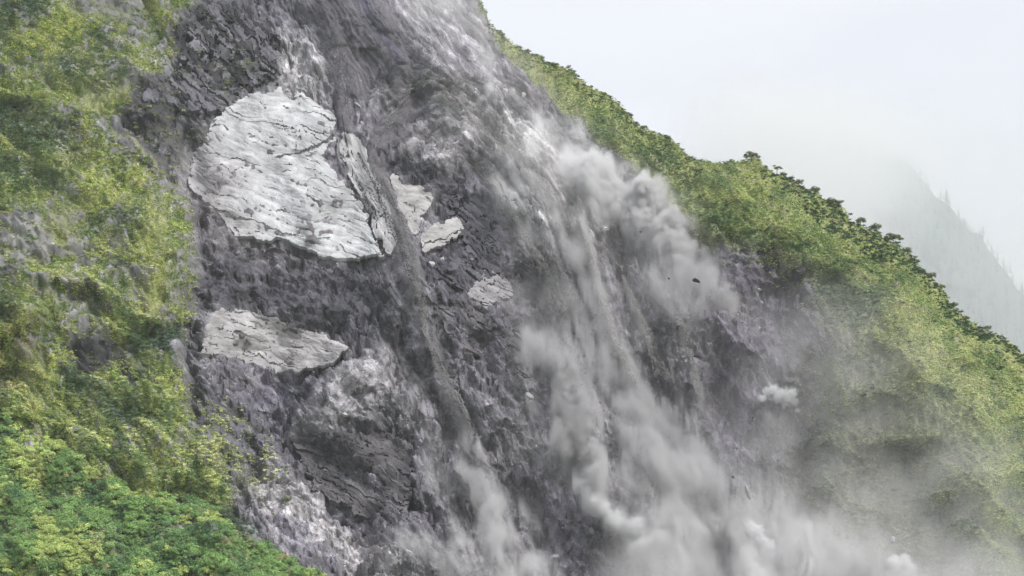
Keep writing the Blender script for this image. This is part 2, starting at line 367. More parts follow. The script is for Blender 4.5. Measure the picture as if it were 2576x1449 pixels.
put(poly([(-60,760),(50,770),(90,860),(60,960),(40,1040),(-60,1040)], 6, 8), srgb(128, 116, 100), 0.75)
put(stroke([(-20,1036),(60,1075),(110,1105),(170,1145),(260,1200)], [6,9,10,8,5], 2, 1), srgb(170, 160, 150), 0.85)
put(stroke([(95,1085),(150,1125)], [5,4], 1, 0.5), srgb(235, 230, 225), 0.9)
put(stroke([(280,335),(350,375),(400,420),(460,465)], [4,5,5,4], 2, 1), srgb(175, 178, 140), 0.7)
# the strip where green thins out into the scar
TRAN = poly([(470,900),(520,980),(640,1040),(700,1130),(680,1200),(620,1270),(560,1290),(520,1150),(450,1040)], 10, 8) * sig(N2 + 0.6 * S2 - 0.1, 2)
put(TRAN, srgb(100, 108, 78), 0.7)
# dusted grey-green flank on the right
put(poly([(1250,110),(1600,420),(1700,560),(1760,640),(1700,600),(1560,420),(1390,300),(1280,200)], 6, 6), srgb(112,116,112), 0.5)
DUSTED = poly([(2060,760),(2170,790),(2260,900),(2380,1060),(2480,1250),(2540,1449),(2560,2300),(1900,2300),(1950,1200),(2040,900)], 26, 10)
put(DUSTED, srgb(168,170,162), 0.85)
put(poly([(1760,640),(1900,650),(1990,655),(2060,740),(2120,820),(2160,900),(2080,960),(2000,860),(1900,760)], 10, 8), srgb(118,114,128), 0.6)
ALB = np.clip(ALB, 0.008, 0.8)

# ------------------------------------------------------------------ relief of the ground
# far: metres away from the viewer relative to a 48-degree slope; nrm: metres out of the face
FAR = 9 * N4 + 3.2 * N3
FAR += -26 * blur(A['gl'], 26) - 5 * blur(A['gl'], 4)
FAR += 7 * stroke([(-60,270),(60,300),(150,360),(230,420),(330,450)], [40,36,30,26,20], 4, 1) - 4 * stroke([(120,250),(280,335),(350,375),(460,462)], 22, 3, 0)
FAR += 5 * stroke([(250,780),(330,880),(430,900)], 40, 4, 1) + 4 * stroke([(-40,620),(100,640),(250,660)], 30, 4, 1) - 4 * stroke([(60,700),(300,740),(470,800)], 26, 4, 1)
FAR += 6 * stroke([(-40,1030),(150,1120),(330,1200),(520,1290)], 30, 2, 0)
FAR += 9 * stroke([(350,-40),(420,200),(500,420),(490,700),(470,1000)], 26, 3, 0)
FAR += -8 * stroke([(1080,120),(1250,320),(1330,520)], 60, 3, 0) - 9 * stroke([(1320,1190),(1500,1290),(1700,1440)], [20,60,80], 2, 0)
FAR += 6 * stroke([(1180,440),(1290,600),(1330,800),(1350,1000)], 50, 3, 0)
FAR += 14 * stroke([(1540,650),(1620,900),(1720,1150)], 60, 3, 0) - 14 * stroke([(1850,450),(2050,650),(2300,950),(2420,1200)], 140, 3, 0)
FAR += 12 * stroke([(1800,640),(1960,760),(2000,1000),(2010,1300)], 70, 3, 0)
dr = VV - ridge(UU)
FAR += 46 * np.exp(-np.clip(dr, 0, None) / 26.0)
C3 = lic(blur(rng.standard_normal((HH, WW)).astype(np.float32), 3), 40)
CR2 = np.exp(-(C3 / 0.13) ** 2)


def steps(x, k=2.2):
    x = x * k; f = x - np.floor(x); return (np.floor(x) + np.clip((f - 0.5) * 4 + 0.5, 0, 1)) / k


STRK = poly([(760,-60),(1180,-60),(1260,60),(1420,280),(1560,480),(1640,700),(1300,640),(1180,420),(1000,380),(880,300),(800,120)], 12, 6)
BED = sig(N4 * 1.5 + N3 * 0.8)                       # where the beds are laid bare; elsewhere scree
NRM = 0.05 * S1 + 0.12 * N2 + 0.08 * S2 + 0.40 * S3 + (0.55 + 0.6 * BED) * (1 - 0.45 * STRK) * (0.85 * FW['s'][0] + 1.7 * FW['m'][0] + 2.8 * FW['l'][0]) - 0.5 * BED * CR
BEDZ = np.clip(poly([(740,1080),(1060,1100),(1080,1260),(1000,1340),(760,1280)], 8, 5) + poly([(440,0),(800,0),(780,130),(690,210),(560,300),(440,330)], 8, 5) + poly([(960,400),(1180,430),(1290,560),(1330,960),(1200,900),(1050,680)], 8, 5) + 0.35, 0, 1)
NRM += STRK * (0.10 * SL + 0.22 * S2 + 0.3 * S3 - 0.3 * CR + 0.30 * FW['s'][0])
NRM += BEDZ * (0.5 * steps(C3, 1.4) - 1.0 * CR2)
smooth_m = np.clip(ST1, 0, 1)
NRM *= (1 - 0.85 * smooth_m)
NRM = NRM * (1 - GREENM) + GREENM * (0.15 * S1 + 0.35 * S2 + 1.2 * S3 + 0.5 * N2 + 1.2 * N3 + BARE * (0.9 * FW['m'][0] + 0.6 * FW['s'][0])) - GREENM * BARE * 0.7 * np.clip(S3, -1, 1)
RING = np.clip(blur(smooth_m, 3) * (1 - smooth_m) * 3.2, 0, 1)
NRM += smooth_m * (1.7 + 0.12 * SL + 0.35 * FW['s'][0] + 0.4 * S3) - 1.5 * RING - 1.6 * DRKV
for k, h in dict(a=2.6, a2=1.6, b=2.4, c=2.2, d=2.4, e=1.6).items():
    flat = blur(MS[k], 1)
    NRM = NRM * (1 - 0.9 * flat) + (h - 2.3) * MS[k]
# beds that stand out of the dark rock as ledges
ang = np.arctan2(DY, DX)
led = np.abs(S2) ** 0.7 * np.sign(S2)
NRM += 0.45 * led * poly([(740,1080),(1060,1100),(1080,1260),(1000,1340),(760,1280)], 5, 5)
NRM += 0.4 * led * poly([(440,0),(800,0),(780,130),(690,210),(560,300),(440,330)], 5, 5)
for pts, w, d in (([(740,945),(800,930),(850,900),(900,870)],7,4),([(480,640),(600,605),(700,608),(830,665),(970,668)],12,2.5),([(770,1095),(860,1150),(960,1210),(1040,1260)],8,2.5),
                  ([(750,1140),(840,1200),(950,1260)],7,2),([(560,300),(620,262),(690,222)],8,3),([(1180,735),(1130,700),(1090,660)],8,2.5),([(1060,642),(1110,625),(1170,575)],6,2)):
    NRM -= d * stroke(pts, w, 2, 1)

PL48 = math.radians(48)
F_ = np.array([0, math.cos(PITCH), math.sin(PITCH)]); U_ = np.array([0, -math.sin(PITCH), math.cos(PITCH)])
P0 = F_ * 700.0
NV = np.array([0, -math.sin(PL48), math.cos(PL48)])


def rays(u, v):
    a = (u - 512) / 512 * TH; b = -(v - 288) / 512 * TH
    return np.stack([a, F_[1] + U_[1] * b, F_[2] + U_[2] * b], -1)


def sample(arr, u, v):
    x = np.clip(u - U0, 0, WW - 1.001); y = np.clip(v - V0, 0, HH - 1.001)
    xi = x.astype(int); yi = y.astype(int); fx = x - xi; fy = y - yi
    if arr.ndim == 3:
        fx = fx[..., None]; fy = fy[..., None]
    return (arr[yi, xi] * (1 - fx) + arr[yi, xi + 1] * fx) * (1 - fy) + (arr[yi + 1, xi] * (1 - fx) + arr[yi + 1, xi + 1] * fx) * fy


def face(u, v, extra=0.0):
    """a point of the mountain face"""
    d = rays(u, v)
    t = (P0 @ NV) / (d @ NV)
    far = sample(FAR, u, v); n = sample(NRM, u, v) + extra
    return d * (t + far)[..., None] + NV * n[..., None]


# ------------------------------------------------------------------ scene helpers
def link(o):
    SC.collection.objects.link(o); return o


def tag(o, label=None, cat=None, group=None, kind=None):
    for k, v in (('label', label), ('category', cat), ('group', group), ('kind', kind)):
        if v:
            o[k] = v
    return o


def mesh_np(name, co, faces, mat=None, col=None, smooth=True, parent=None):
    """faces: (n,3) or (n,4) index array"""
    me = bpy.data.meshes.new(name)
    co = np.asarray(co, np.float32); faces = np.asarray(faces, np.int32)
    me.vertices.add(len(co)); me.vertices.foreach_set('co', co.ravel())
    k = faces.shape[1]
    me.loops.add(faces.size); me.loops.foreach_set('vertex_index', faces.ravel())
    me.polygons.add(len(faces)); me.polygons.foreach_set('loop_start', np.arange(0, faces.size, k, dtype=np.int32))
    me.polygons.foreach_set('loop_total', np.full(len(faces), k, np.int32))
    me.update(calc_edges=True)
    me.polygons.foreach_set('use_smooth', np.full(len(faces), smooth, bool))
    if col is not None:
        at = me.attributes.new('tone', 'FLOAT_COLOR', 'POINT')
        c4 = np.ones((len(co), 4), np.float32); c4[:, :3] = col
        at.data.foreach_set('color', c4.ravel())
    if mat:
        me.materials.append(mat)
    o = bpy.data.objects.new(name, me); link(o)
    if parent is not None:
        o.parent = parent
    return o


def new_mat(name):
    m = bpy.data.materials.new(name); m.use_nodes = True
    return m, m.node_tree, m.node_tree.nodes['Principled BSDF']


def ground_mat(name, scale=1.0, var=0.35, bump=0.5, rough=0.9):
    m, t, b = new_mat(name)
    at = t.nodes.new('ShaderNodeAttribute'); at.attribute_name = 'tone'
    geo = t.nodes.new('ShaderNodeNewGeometry')
    n1 = t.nodes.new('ShaderNodeTexNoise'); n1.inputs['Scale'].default_value = 1.3 * scale; n1.inputs['Detail'].default_value = 6; n1.inputs['Roughness'].default_value = 0.65
    n2 = t.nodes.new('ShaderNodeTexNoise'); n2.inputs['Scale'].default_value = 0.16 * scale; n2.inputs['Detail'].default_value = 4
    t.links.new(geo.outputs['Position'], n1.inputs['Vector']); t.links.new(geo.outputs['Position'], n2.inputs['Vector'])
    r = t.nodes.new('ShaderNodeMapRange'); r.inputs[1].default_value = 0.3; r.inputs[2].default_value = 0.7
    r.inputs[3].default_value = 1 - var; r.inputs[4].default_value = 1 + var
    t.links.new(n1.outputs['Fac'], r.inputs[0])
    r2 = t.nodes.new('ShaderNodeMapRange'); r2.inputs[1].default_value = 0.3; r2.inputs[2].default_value = 0.7
    r2.inputs[3].default_value = 0.88; r2.inputs[4].default_value = 1.12
    t.links.new(n2.outputs['Fac'], r2.inputs[0])
    mu = t.nodes.new('ShaderNodeMath'); mu.operation = 'MULTIPLY'
    t.links.new(r.outputs[0], mu.inputs[0]); t.links.new(r2.outputs[0], mu.inputs[1])
    vs = t.nodes.new('ShaderNodeVectorMath'); vs.operation = 'SCALE'
    t.links.new(at.outputs['Color'], vs.inputs[0]); t.links.new(mu.outputs[0], vs.inputs['Scale'])
    t.links.new(vs.outputs[0], b.inputs['Base Color'])
    b.inputs['Roughness'].default_value = rough; b.inputs['Specular IOR Level'].default_value = 0.2
    bp = t.nodes.new('ShaderNodeBump'); bp.inputs['Strength'].default_value = bump; bp.inputs['Distance'].default_value = 0.5
    t.links.new(n1.outputs['Fac'], bp.inputs['Height']); t.links.new(bp.outputs[0], b.inputs['Normal'])
    return m


M_ROCK = ground_mat('shattered_rock'); M_SOIL = ground_mat('turf_soil', 1.0, 0.25, 0.4, 1.0); M_SLAB = ground_mat('pale_rock', 1.0, 0.10, 0.25, 0.8)

# ------------------------------------------------------------------ the mountain face
def axis(a0, a1, step, lo, hi, grow=1.25):
    mid = list(np.arange(a0, a1 + 0.01, step))
    s = step; x = mid[0]; left = []
    while x > lo:
        s *= grow; x -= s; left.append(x)
    s = step; x = mid[-1]; right = []
    while x < hi:
        s *= grow; x += s; right.append(x)
    return np.array(left[::-1] + mid + right)


STEP = 1.15
ax_u = axis(-24, 1050, STEP, -560, 1700); ax_v = axis(-16, 596, STEP, -400, 960)
GU, GV = np.meshgrid(ax_u, ax_v)
RV = ridge(GU); back = np.clip(RV - GV, 0, None)
GVc = np.maximum(GV, RV)
P = face(GU, GVc)
bk = np.minimum(back, 150)
P[..., 1] += bk * 0.55; P[..., 2] -= bk * 1.1
below = P[..., 2] < -62
C = sample(ALB, GU, GVc)
nu, nv = len(ax_u), len(ax_v)
idx = np.arange(nu * nv).reshape(nv, nu)
Q = np.stack([idx[:-1, :-1], idx[1:, :-1], idx[1:, 1:], idx[:-1, 1:]], -1)       # facing the viewer
cu = (GU[:-1, :-1] + GU[1:, 1:]) / 2; cv = np.maximum((GV[:-1, :-1] + GV[1:, 1:]) / 2, ridge((GU[:-1, :-1] + GU[1:, 1:]) / 2))
reg = np.zeros(cu.shape, int)
reg[sample(A['gl'], cu, cv) > 0.5] = 1
reg[(sample(A['gr'], cu, cv) > 0.5)] = 2


def submesh(name, mask, mat, smooth=True):
    q = Q[mask]; used, inv = np.unique(q, return_inverse=True)
    return mesh_np(name, P.reshape(-1, 3)[used], inv.reshape(-1, 4), mat, C.reshape(-1, 3)[used], smooth)


cliff = tag(submesh('cliff', reg == 0, M_ROCK, False), kind='structure', label='grey landslide scar of shattered layered rock between the green slopes')
hillside = tag(submesh('hillside', reg == 1, M_SOIL), kind='structure', label='steep yellow-green grassy mountainside left of the landslide scar')
ridge_o = tag(submesh('ridge', reg == 2, M_SOIL), kind='structure', label='green ridge falling to the right of the landslide scar')

# plates of the pale beds: each its own piece, edges proud of the rock under it
def plates(key, th_deg, rows, cols, thick, col, seed, off0, side=None, spread=0.32, bright=(0.9, 1.05), join=None, gapk=0.25, mask=None):
    r = random.Random(seed); JC, JF, JT, jn = [], [], [], 0
    th = math.radians(th_deg)
    m = sample(MS[key] if mask is None else mask, cu, cv) > 0.5
    if not m.any():
        return
    wx = sample(WX, cu, cv) * 2.0 + sample(WX2, cu, cv) * 1.0; wy = sample(WY, cu, cv) * 2.6 + sample(WY2, cu, cv) * 0.5
    x = cu + wx; y = cv + wy
    a = x * math.cos(th) + y * math.sin(th); b = -x * math.sin(th) + y * math.cos(th)
    b0 = b[m].min(); bnd = [b0 - 1]
    while bnd[-1] < b[m].max() + 1:
        bnd.append(bnd[-1] + r.uniform(*rows))
    ri = np.searchsorted(bnd, b)
    cell = np.zeros(cu.shape, int); gap = np.zeros(cu.shape, bool); cnt = 1; offs = {}
    bn = np.array(bnd)
    a_lo, a_hi = a[m].min(), a[m].max()
    gnoise = fbm(cu / 9, cv / 9, 3, 0.5, seed)
    for k in range(1, len(bnd)):
        rm = m & (ri == k)
        if not rm.any():
            continue
        cuts = [a_lo - r.uniform(0, cols[1])]
        while cuts[-1] < a_hi:
            cuts.append(cuts[-1] + r.uniform(*cols))
        slant = r.uniform(-0.9, 0.9)
        aa = a + (b - bnd[k]) * slant + 1.5 * gnoise
        ci = np.searchsorted(cuts, aa)
        ca = np.array(cuts + [1e9])
        near_row = np.minimum(np.abs(b - bn[k - 1]), np.abs(b - bn[min(k, len(bn) - 1)]))
        near_col = np.minimum(np.abs(aa - ca[np.clip(ci - 1, 0, len(cuts))]), np.abs(aa - ca[np.clip(ci, 0, len(cuts))]))
        g = ((near_row < 0.55) & (gnoise > gapk)) | ((near_col < 0.5) & (gnoise > gapk + 0.25))
        gap |= rm & g
        for c in np.unique(ci[rm]):
            cell[rm & (ci == c)] = cnt
            offs[cnt] = (off0 + r.uniform(-spread, spread), r.uniform(*bright), r.uniform(-0.03, 0.06) * (1 + 2 * (join is not None)))
            cnt += 1
    cell[gap] = 0
    # surface of the plates without the rough relief
    N = np.array([0, -math.sin(PL48), math.cos(PL48)])
    dirs = rays(GU, GVc); t = (P0 @ NV) / (dirs @ NV)
    FARs = blur(FAR, 3)
    base = dirs * (t + sample(FARs, GU, GVc))[..., None]
    s1 = sample(S1, GU, GVc); s2_ = sample(S2, GU, GVc); n3 = sample(N3, GU, GVc); n2 = sample(N2, GU, GVc); cr_ = sample(CR, GU, GVc)
    base = base + NV * (0.10 * s1 + 0.20 * s2_ + 0.12 * n2 - 0.22 * cr_)[..., None]
    tone = col[None, None] * np.exp(0.06 * s1 + 0.09 * s2_ + 0.06 * n2 + 0.08 * n3 - 0.30 * cr_)[..., None]
    if side is not None:
        sm = sample(side[0], GU, GVc)[..., None]
        tone = tone * (1 - sm) + side[1] * np.exp(0.12 * s1 + 0.12 * s2_ + 0.12 * n2)[..., None] * sm
    base = base.reshape(-1, 3); tone = tone.reshape(-1, 3)
    for cid, (o_, br, tilt) in offs.items():
        mk = cell == cid
        if mk.sum() < 4:
            cell[mk] = 0
            continue
        q = Q[mk]; used, inv = np.unique(q, return_inverse=True); q = inv.reshape(-1, 4)
        top = base[used] + N * (o_)
        bc = (-(GU.reshape(-1)[used]) * math.sin(th) + GV.reshape(-1)[used] * math.cos(th)); bc -= bc.mean()
        top = top - N * (tilt * bc)[:, None]
        bot = top - N * thick
        e = np.concatenate([q[:, [0, 1]], q[:, [1, 2]], q[:, [2, 3]], q[:, [3, 0]]])
        key_ = np.sort(e, 1); _, first, count = np.unique(key_[:, 0].astype(np.int64) * 1000003 + key_[:, 1], return_index=True, return_counts=True)
        be = e[first[count == 1]]
        n_ = len(used)
        side_q = np.stack([be[:, 1], be[:, 0], be[:, 0] + n_, be[:, 1] + n_], 1)
        tc_ = tone[used] * br
        if join:
            JC.append(np.concatenate([top, bot])); JF.append(np.concatenate([q, side_q]) + jn); JT.append(np.concatenate([tc_, tc_ * 0.9])); jn += 2 * n_
            continue
        mesh_np('rock_plate', np.concatenate([top, bot]), np.concatenate([q, side_q]), M_SLAB, np.concatenate([tc_, tc_ * 0.8]), False, cliff)
    if join:
        tag(mesh_np(join, np.concatenate(JC), np.concatenate(JF), M_ROCK, np.concatenate(JT), False, cliff), kind='stuff')


side_a = None
side_a = poly([(440,380),(520,330),(580,400),(640,420),(600,520),(640,560),(560,600),(460,500)], 14, 10) * 0.85
plates('a', 15, (3.5, 11), (40, 170), 1.5, srgb(220, 223, 232), 3, 0.95, (side_a, srgb(176, 171, 177)))
plates('a2', 62, (4, 9), (20, 60), 1.0, srgb(208, 208, 216), 4, 0.5)
plates('b', 15, (3.5, 8), (20, 80), 1.4, srgb(200, 198, 205), 5, 0.9)
plates('c', 25, (5, 11), (12, 30), 1.3, srgb(208, 207, 212), 6, 0.9)
plates('d', -22, (6, 13), (18, 50), 1.3, srgb(214, 213, 218), 7, 1.0)
plates('e', 14, (3, 6), (25, 60), 1.0, srgb(186, 184, 194), 8, 0.5)

LM1 = poly([(445,80),(520,20),(640,10),(720,90),(700,150),(690,205),(610,250),(560,295),(500,300),(420,250),(350,260),(400,190),(440,140)], 1, 5, 2) * (N3 + 0.7 * N2 > -0.9)
plates('', 47, (2.5, 6), (8, 34), 2.0, srgb(98, 97, 106), 21, 0.9, None, 1.1, (0.35, 2.3), 'dark_ledges', 0.1, LM1)
LM2 = poly([(745,1095),(860,1090),(1030,1120),(1060,1240),(1000,1325),(860,1290),(770,1220)], 1, 5, 2) * (N3 + 0.7 * N2 > -0.8)
plates('', 28, (2.5, 6), (20, 80), 1.6, srgb(108, 106, 114), 22, 0.8, None, 0.6, (0.7, 1.35), 'tilted_beds', 0.0, LM2)
LM3 = poly([(1090,480),(1200,470),(1270,560),(1290,680),(1180,735),(1090,690),(1170,600)], 1, 5, 2) * (N3 + 0.7 * N2 > -0.7)
plates('', 44, (2.5, 5), (10, 34), 1.6, srgb(98, 97, 107), 23, 0.6, None, 0.6, (0.6, 1.5), 'broken_ribs', 0.1, LM3)
LM4 = poly([(1090,760),(1200,790),(1320,830),(1340,960),(1240,930),(1130,850)], 1, 5, 2) * (N3 + 0.7 * N2 > -0.5)
plates('', 46, (2.5, 5), (14, 44), 1.4, srgb(116, 114, 122), 24, 0.6, None, 0.5, (0.7, 1.4), 'ribbed_beds', 0.1, LM4)

# ------------------------------------------------------------------ dust
KD = np.zeros_like(UU); HD = np.full_like(UU, 3.0); BD = np.zeros_like(UU)


def dust(mask, k, h, b):
    """adds dust: k = extinction per metre, h = height above the face in metres, b = how billowing"""
    global KD, HD, BD
    w = mask * k
    t = KD + w + 1e-6
    HD = (HD * KD + h * w + 1e-6 * HD) / t; BD = (BD * KD + b * w) / t
    KD = KD + w


def ds(pts, w, k, h, b, warp=2.5, warp2=0.8, power=2.0):
    dust(stroke(pts, w, warp, warp2, power), k, h, b)


STK = np.clip(1 + 0.40 * SL + 0.35 * S2 + 0.25 * S3, 0.02, 2.8)        # streaks that follow the fall line
# thin veils
dust(poly([(1280,330),(1400,300),(1560,420),(1700,560),(1800,700),(1900,800),(1950,1000),(1900,1449),(1900,1900),(1200,1900),(1250,1300),(1300,1000),(1290,700)], 22, 8) * STK, 0.03, 8, 0.1)
dust(poly([(1750,800),(2050,850),(2300,950),(2620,1150),(2700,1500),(2700,2000),(1600,2000),(1700,1200)], 34, 10), 0.008, 12, 0.1)
dust(poly([(2060,780),(2200,800),(2330,950),(2480,1150),(2576,1300),(2600,1600),(2000,1700),(2000,1000)], 34, 6), 0.004, 11, 0.1)
dust(poly([(1900,1180),(2200,1150),(2450,1220),(2700,1350),(2700,2000),(1700,2000),(1750,1250)], 30, 10), 0.02, 16, 0.15)
dust(poly([(980,-60),(1180,-60),(1225,20),(1200,110),(1120,60),(1020,20)], 10, 6) * STK, 0.07, 5, 0.3)
ds([(1200,90),(1235,160),(1225,230),(1180,250)], [16,26,20,10], 0.10, 5, 0.7)
ds([(1285,230),(1310,238)], [8,8], 0.2, 4, 0.8)
dust(poly([(860,200),(1000,180),(1120,220),(1060,300),(940,400),(880,330)], 10, 4) * STK, 0.02, 3, 0.1)
ds([(1080,210),(1200,300),(1330,420),(1440,540)], [30,45,60,60], 0.05, 4, 0.1, 3, 1)
# the bright cloud below the right-hand edge
ds([(1340,270),(1400,330),(1470,400),(1540,470)], [24,40,55,55], 0.16, 7, 0.7, 4, 2)
ds([(1500,450),(1570,510),(1640,530),(1700,570)], [38,48,50,42], 0.55, 11, 0.9, 4, 2)
ds([(1600,520),(1690,580),(1750,650),(1800,710),(1840,750)], [36,40,36,28,16], 0.30, 10, 0.9, 4, 2)
ds([(1700,640),(1740,720),(1750,790)], [28,26,16], 0.25, 9, 0.9, 4, 2)
# curtains of falling dust
ds([(1240,440),(1290,530),(1330,600),(1380,680),(1440,800),(1490,930)], [12,20,24,28,28,24], 0.17, 7, 0.1, 1.5, .6)
ds([(1330,620),(1350,740),(1400,860),(1440,980)], [30,40,38,30], 0.10, 7, 0.3, 2, .6)
ds([(1400,560),(1450,650),(1500,760),(1540,860)], [26,26,20,16], 0.15, 8, 0.15, 1.5, .6)
ds([(1460,560),(1490,650),(1520,760),(1550,850),(1580,930),(1650,1040)], [10,7,6,8,16,24], 0.9, 9, 0.1, 1, .4)
ds([(1565,690),(1600,770),(1630,860),(1650,920)], [5,5,7,12], 0.45, 7, 0.1, 1, .4)
ds([(1600,760),(1650,880),(1700,960),(1740,1050)], [8,12,18,20], 0.18, 6, 0.3, 1.5, .6)
ds([(1700,800),(1730,880),(1755,960),(1762,1020)], [14,12,9,5], 0.25, 6, 0.3, 1.5, .6)
ds([(1655,700),(1700,780),(1720,850)], [24,22,14], 0.22, 7, 0.6, 3, 1)
# billowing columns
ds([(1340,880),(1400,930),(1440,1000)], [28,32,30], 0.26, 9, 1.0, 4, 1.5)
ds([(1430,920),(1450,1000),(1465,1070),(1480,1140),(1492,1210),(1480,1240)], [18,24,26,25,22,15], 0.8, 10, 1.1, 3, 1.5)
ds([(1390,1090),(1420,1150),(1450,1200)], [26,30,24], 0.4, 9, 1.0, 3, 1.5)
ds([(1520,880),(1560,960),(1600,1040),(1640,1110),(1660,1200)], [16,20,24,26,28], 0.26, 9, 0.9, 4, 1.5)
ds([(1560,1060),(1590,1150),(1610,1240)], [22,26,28], 0.26, 8, 0.9, 4, 1.5)
ds([(1680,1020),(1730,1110),(1780,1210)], [20,28,36], 0.20, 9, 0.8, 4, 1.5)
ds([(1660,1180),(1720,1260),(1800,1340),(1900,1420),(2000,1500)], [44,54,60,60,70], 0.22, 12, 0.45, 5, 2)
# the stream on the left and its billows
ds([(930,430),(985,540),(1025,650),(1055,760),(1080,870)], [14,18,20,18,16], 0.10, 3.5, 0.0, 1, .4)
ds([(1070,860),(1110,960),(1150,1060),(1200,1160),(1240,1260)], [12,22,28,32,36], 0.14, 5, 0.1, 2, 1)
ds([(1030,960),(1060,1040),(1090,1140),(1130,1240),(1160,1340)], [20,28,34,38,40], 0.10, 5, 0.1, 3, 1)
ds([(1180,1180),(1215,1230),(1240,1300),(1255,1350)], [24,26,24,26], 0.32, 7, 0.9, 2, 1)
ds([(1230,1340),(1260,1400),(1330,1449),(1400,1550)], [34,46,54,60], 0.16, 8, 0.4, 3, 1)
ds([(940,850),(1010,890),(1060,960)], [16,16,16], 0.08, 4, 0.2)
ds([(1000,1340),(1100,1400),(1250,1460)], [24,40,60], 0.12, 6, 0.5, 4, 1)
# the pale tongue and the dust pouring out at the bottom
ds([(1490,1262),(1540,1295),(1590,1330),(1640,1355)], [14,22,28,24], 1.2, 8, 0.7, 2, 1)
ds([(1760,1330),(1850,1400),(1950,1449),(2100,1560)], [60,70,80,90], 0.28, 14, 0.35, 5, 2)
ds([(1960,1320),(2060,1400),(2180,1480)], [40,50,70], 0.18, 14, 0.35, 6, 2)
dust(poly([(1650,1200),(1800,1260),(2000,1330),(2250,1370),(2420,1420),(2560,1500),(2600,2000),(1500,2000),(1560,1350)], 18, 12), 0.09, 16, 0.2)
dust(poly([(1290,560),(1420,560),(1520,740),(1560,900),(1600,1100),(1500,1200),(1360,1000),(1310,800)], 12, 8) * STK, 0.05, 8, 0.15)
# small fresh puffs
ds([(1935,1050),(1960,1040)], [14,12], 0.35, 5, 0.8, 2, 1)
ds([(1795,730),(1840,760)], [14,10], 0.4, 7, 0.9)
ds([(1335,1010),(1350,1020)], [10,8], 0.5, 5, 0.8)
# where the rock shows dark through the dust
CLR = np.clip(stroke([(1525,620),(1550,720),(1590,830),(1650,940),(1690,1010)], [18,34,36,28,12], 1.5, .6), 0, 1)
CLR = np.maximum(CLR, stroke([(1690,820),(1720,930),(1740,1000)], [10,24,12], 1.5, 1) * 0.8)
CLR = np.maximum(CLR, stroke([(1362,930),(1372,1020),(1380,1110)], [24,26,22], 2, 1)); CLR = np.maximum(CLR, stroke([(1385,1180),(1450,1225)], [26,18], 2, 1))
CLR = np.maximum(CLR, stroke([(1270,480),(1310,640),(1310,700)], [4,20,14], 2, 1) * 0.6); CLR = np.maximum(CLR, stroke([(1345,1190),(1440,1300),(1560,1449)], [24,50,70], 2, 1) * 0.9)
CLR = np.maximum(CLR, stroke([(1500,950),(1530,1030),(1540,1130),(1545,1210)], [10,18,20,16], 1.5, 1) * 0.85)
CLR = np.clip(CLR, 0, 1)
KD *= 1 - 0.95 * CLR
KD *= np.clip(1 + (1.25 - BD) * (0.50 * SL + 0.30 * S2 + 0.25 * S3 + 0.15 * S1) + 0.2 * N3, 0.03, 3)
KD = np.where(VV < 470, KD * 0.85, KD * 1.05)
VEIL = poly([(1980,800),(2160,780),(2300,900),(2450,1080),(2620,1250),(2700,2000),(1500,2000),(1600,1330),(1850,1200),(1960,1000)], 30, 6)
VEIL2 = poly([(1700,1330),(1900,1320),(2150,1350),(2400,1400),(2620,1440),(2620,2000),(1500,2000),(1560,1400)], 22, 6)
VEIL3 = poly([(980,-40),(1200,-40),(1500,380),(1750,640),(2080,760),(2080,1300),(1300,1300),(1280,600),(1050,200)], 20, 6)
DIM = poly([(1290,560),(1420,560),(1490,680),(1500,900),(1400,940),(1310,860),(1280,700)], 14, 6)
KD = KD * (1 - 0.5 * DIM) * (1 - 0.95 * CLR * 0.6)
KV = blur(0.045 * VEIL + 0.060 * VEIL2 + 0.010 * VEIL3, 4)

VOX = 0.85
ET = np.array([0, math.cos(PL48), math.sin(PL48)])
# the face in the frame (across, up-slope, out)
pu, pv = np.meshgrid(np.arange(-60, 1180, 1.0), np.arange(-70, 720, 1.0))
pin = pv > ridge(pu) + 0.0
FS = blur(FAR, 2); dd = rays(pu, pv); tt = (P0 @ NV) / (dd @ NV)
fp = dd * (tt + sample(FS, pu, pv))[..., None] + NV * (sample(blur(NRM, 2), pu, pv))[..., None] - P0
S_ = fp[..., 0]; T_ = fp @ ET; N_ = fp @ NV
sx0, sx1 = -85.0, 235.0
tmin, tmax = float(T_[pin].min()), float(T_[pin].max())
ty0, ty1 = -190.0, 270.0
nx = int((sx1 - sx0) / VOX) + 1; ny = int((ty1 - ty0) / VOX) + 1
ix = np.round((S_ - sx0) / VOX).astype(int); iy = np.round((T_ - ty0) / VOX).astype(int)
ok = pin & (ix >= 0) & (ix < nx) & (iy >= 0) & (iy < ny)
fl = (iy * nx + ix)[ok]


def grid2(vals, rfill=2):
    num = np.bincount(fl, vals[ok], nx * ny).reshape(ny, nx).astype(np.float32); den = np.bincount(fl, minlength=nx * ny).reshape(ny, nx).astype(np.float32)
    out = np.where(den > 0, num / np.maximum(den, 1e-6), 0); has = (den > 0).astype(np.float32)
    for r in (1, 2, 5, 14, 40):
        bn, bd = blur(out * has, r), blur(has, r)
        fill = (has == 0) & (bd > 1e-3)
        out = np.where(fill, bn / np.maximum(bd, 1e-6), out); has = np.where(fill, 1, has)
    return out


NT = blur(grid2(N_), 1)
# painted maps are read where the dust's body (a few metres off the face) is seen
su = sx0 + VOX * np.arange(nx); st = ty0 + VOX * np.arange(ny)
SG, TG = np.meshgrid(su, st)


def project(Wd):
    z = Wd @ F_; return 512 + 512 * (Wd[..., 0] / z) / TH, 288 - 512 * ((Wd @ U_) / z) / TH


def at_height(h):
    W3 = P0 + SG[..., None] * np.array([1., 0, 0]) + TG[..., None] * ET + (NT + h)[..., None] * NV
    return project(W3)


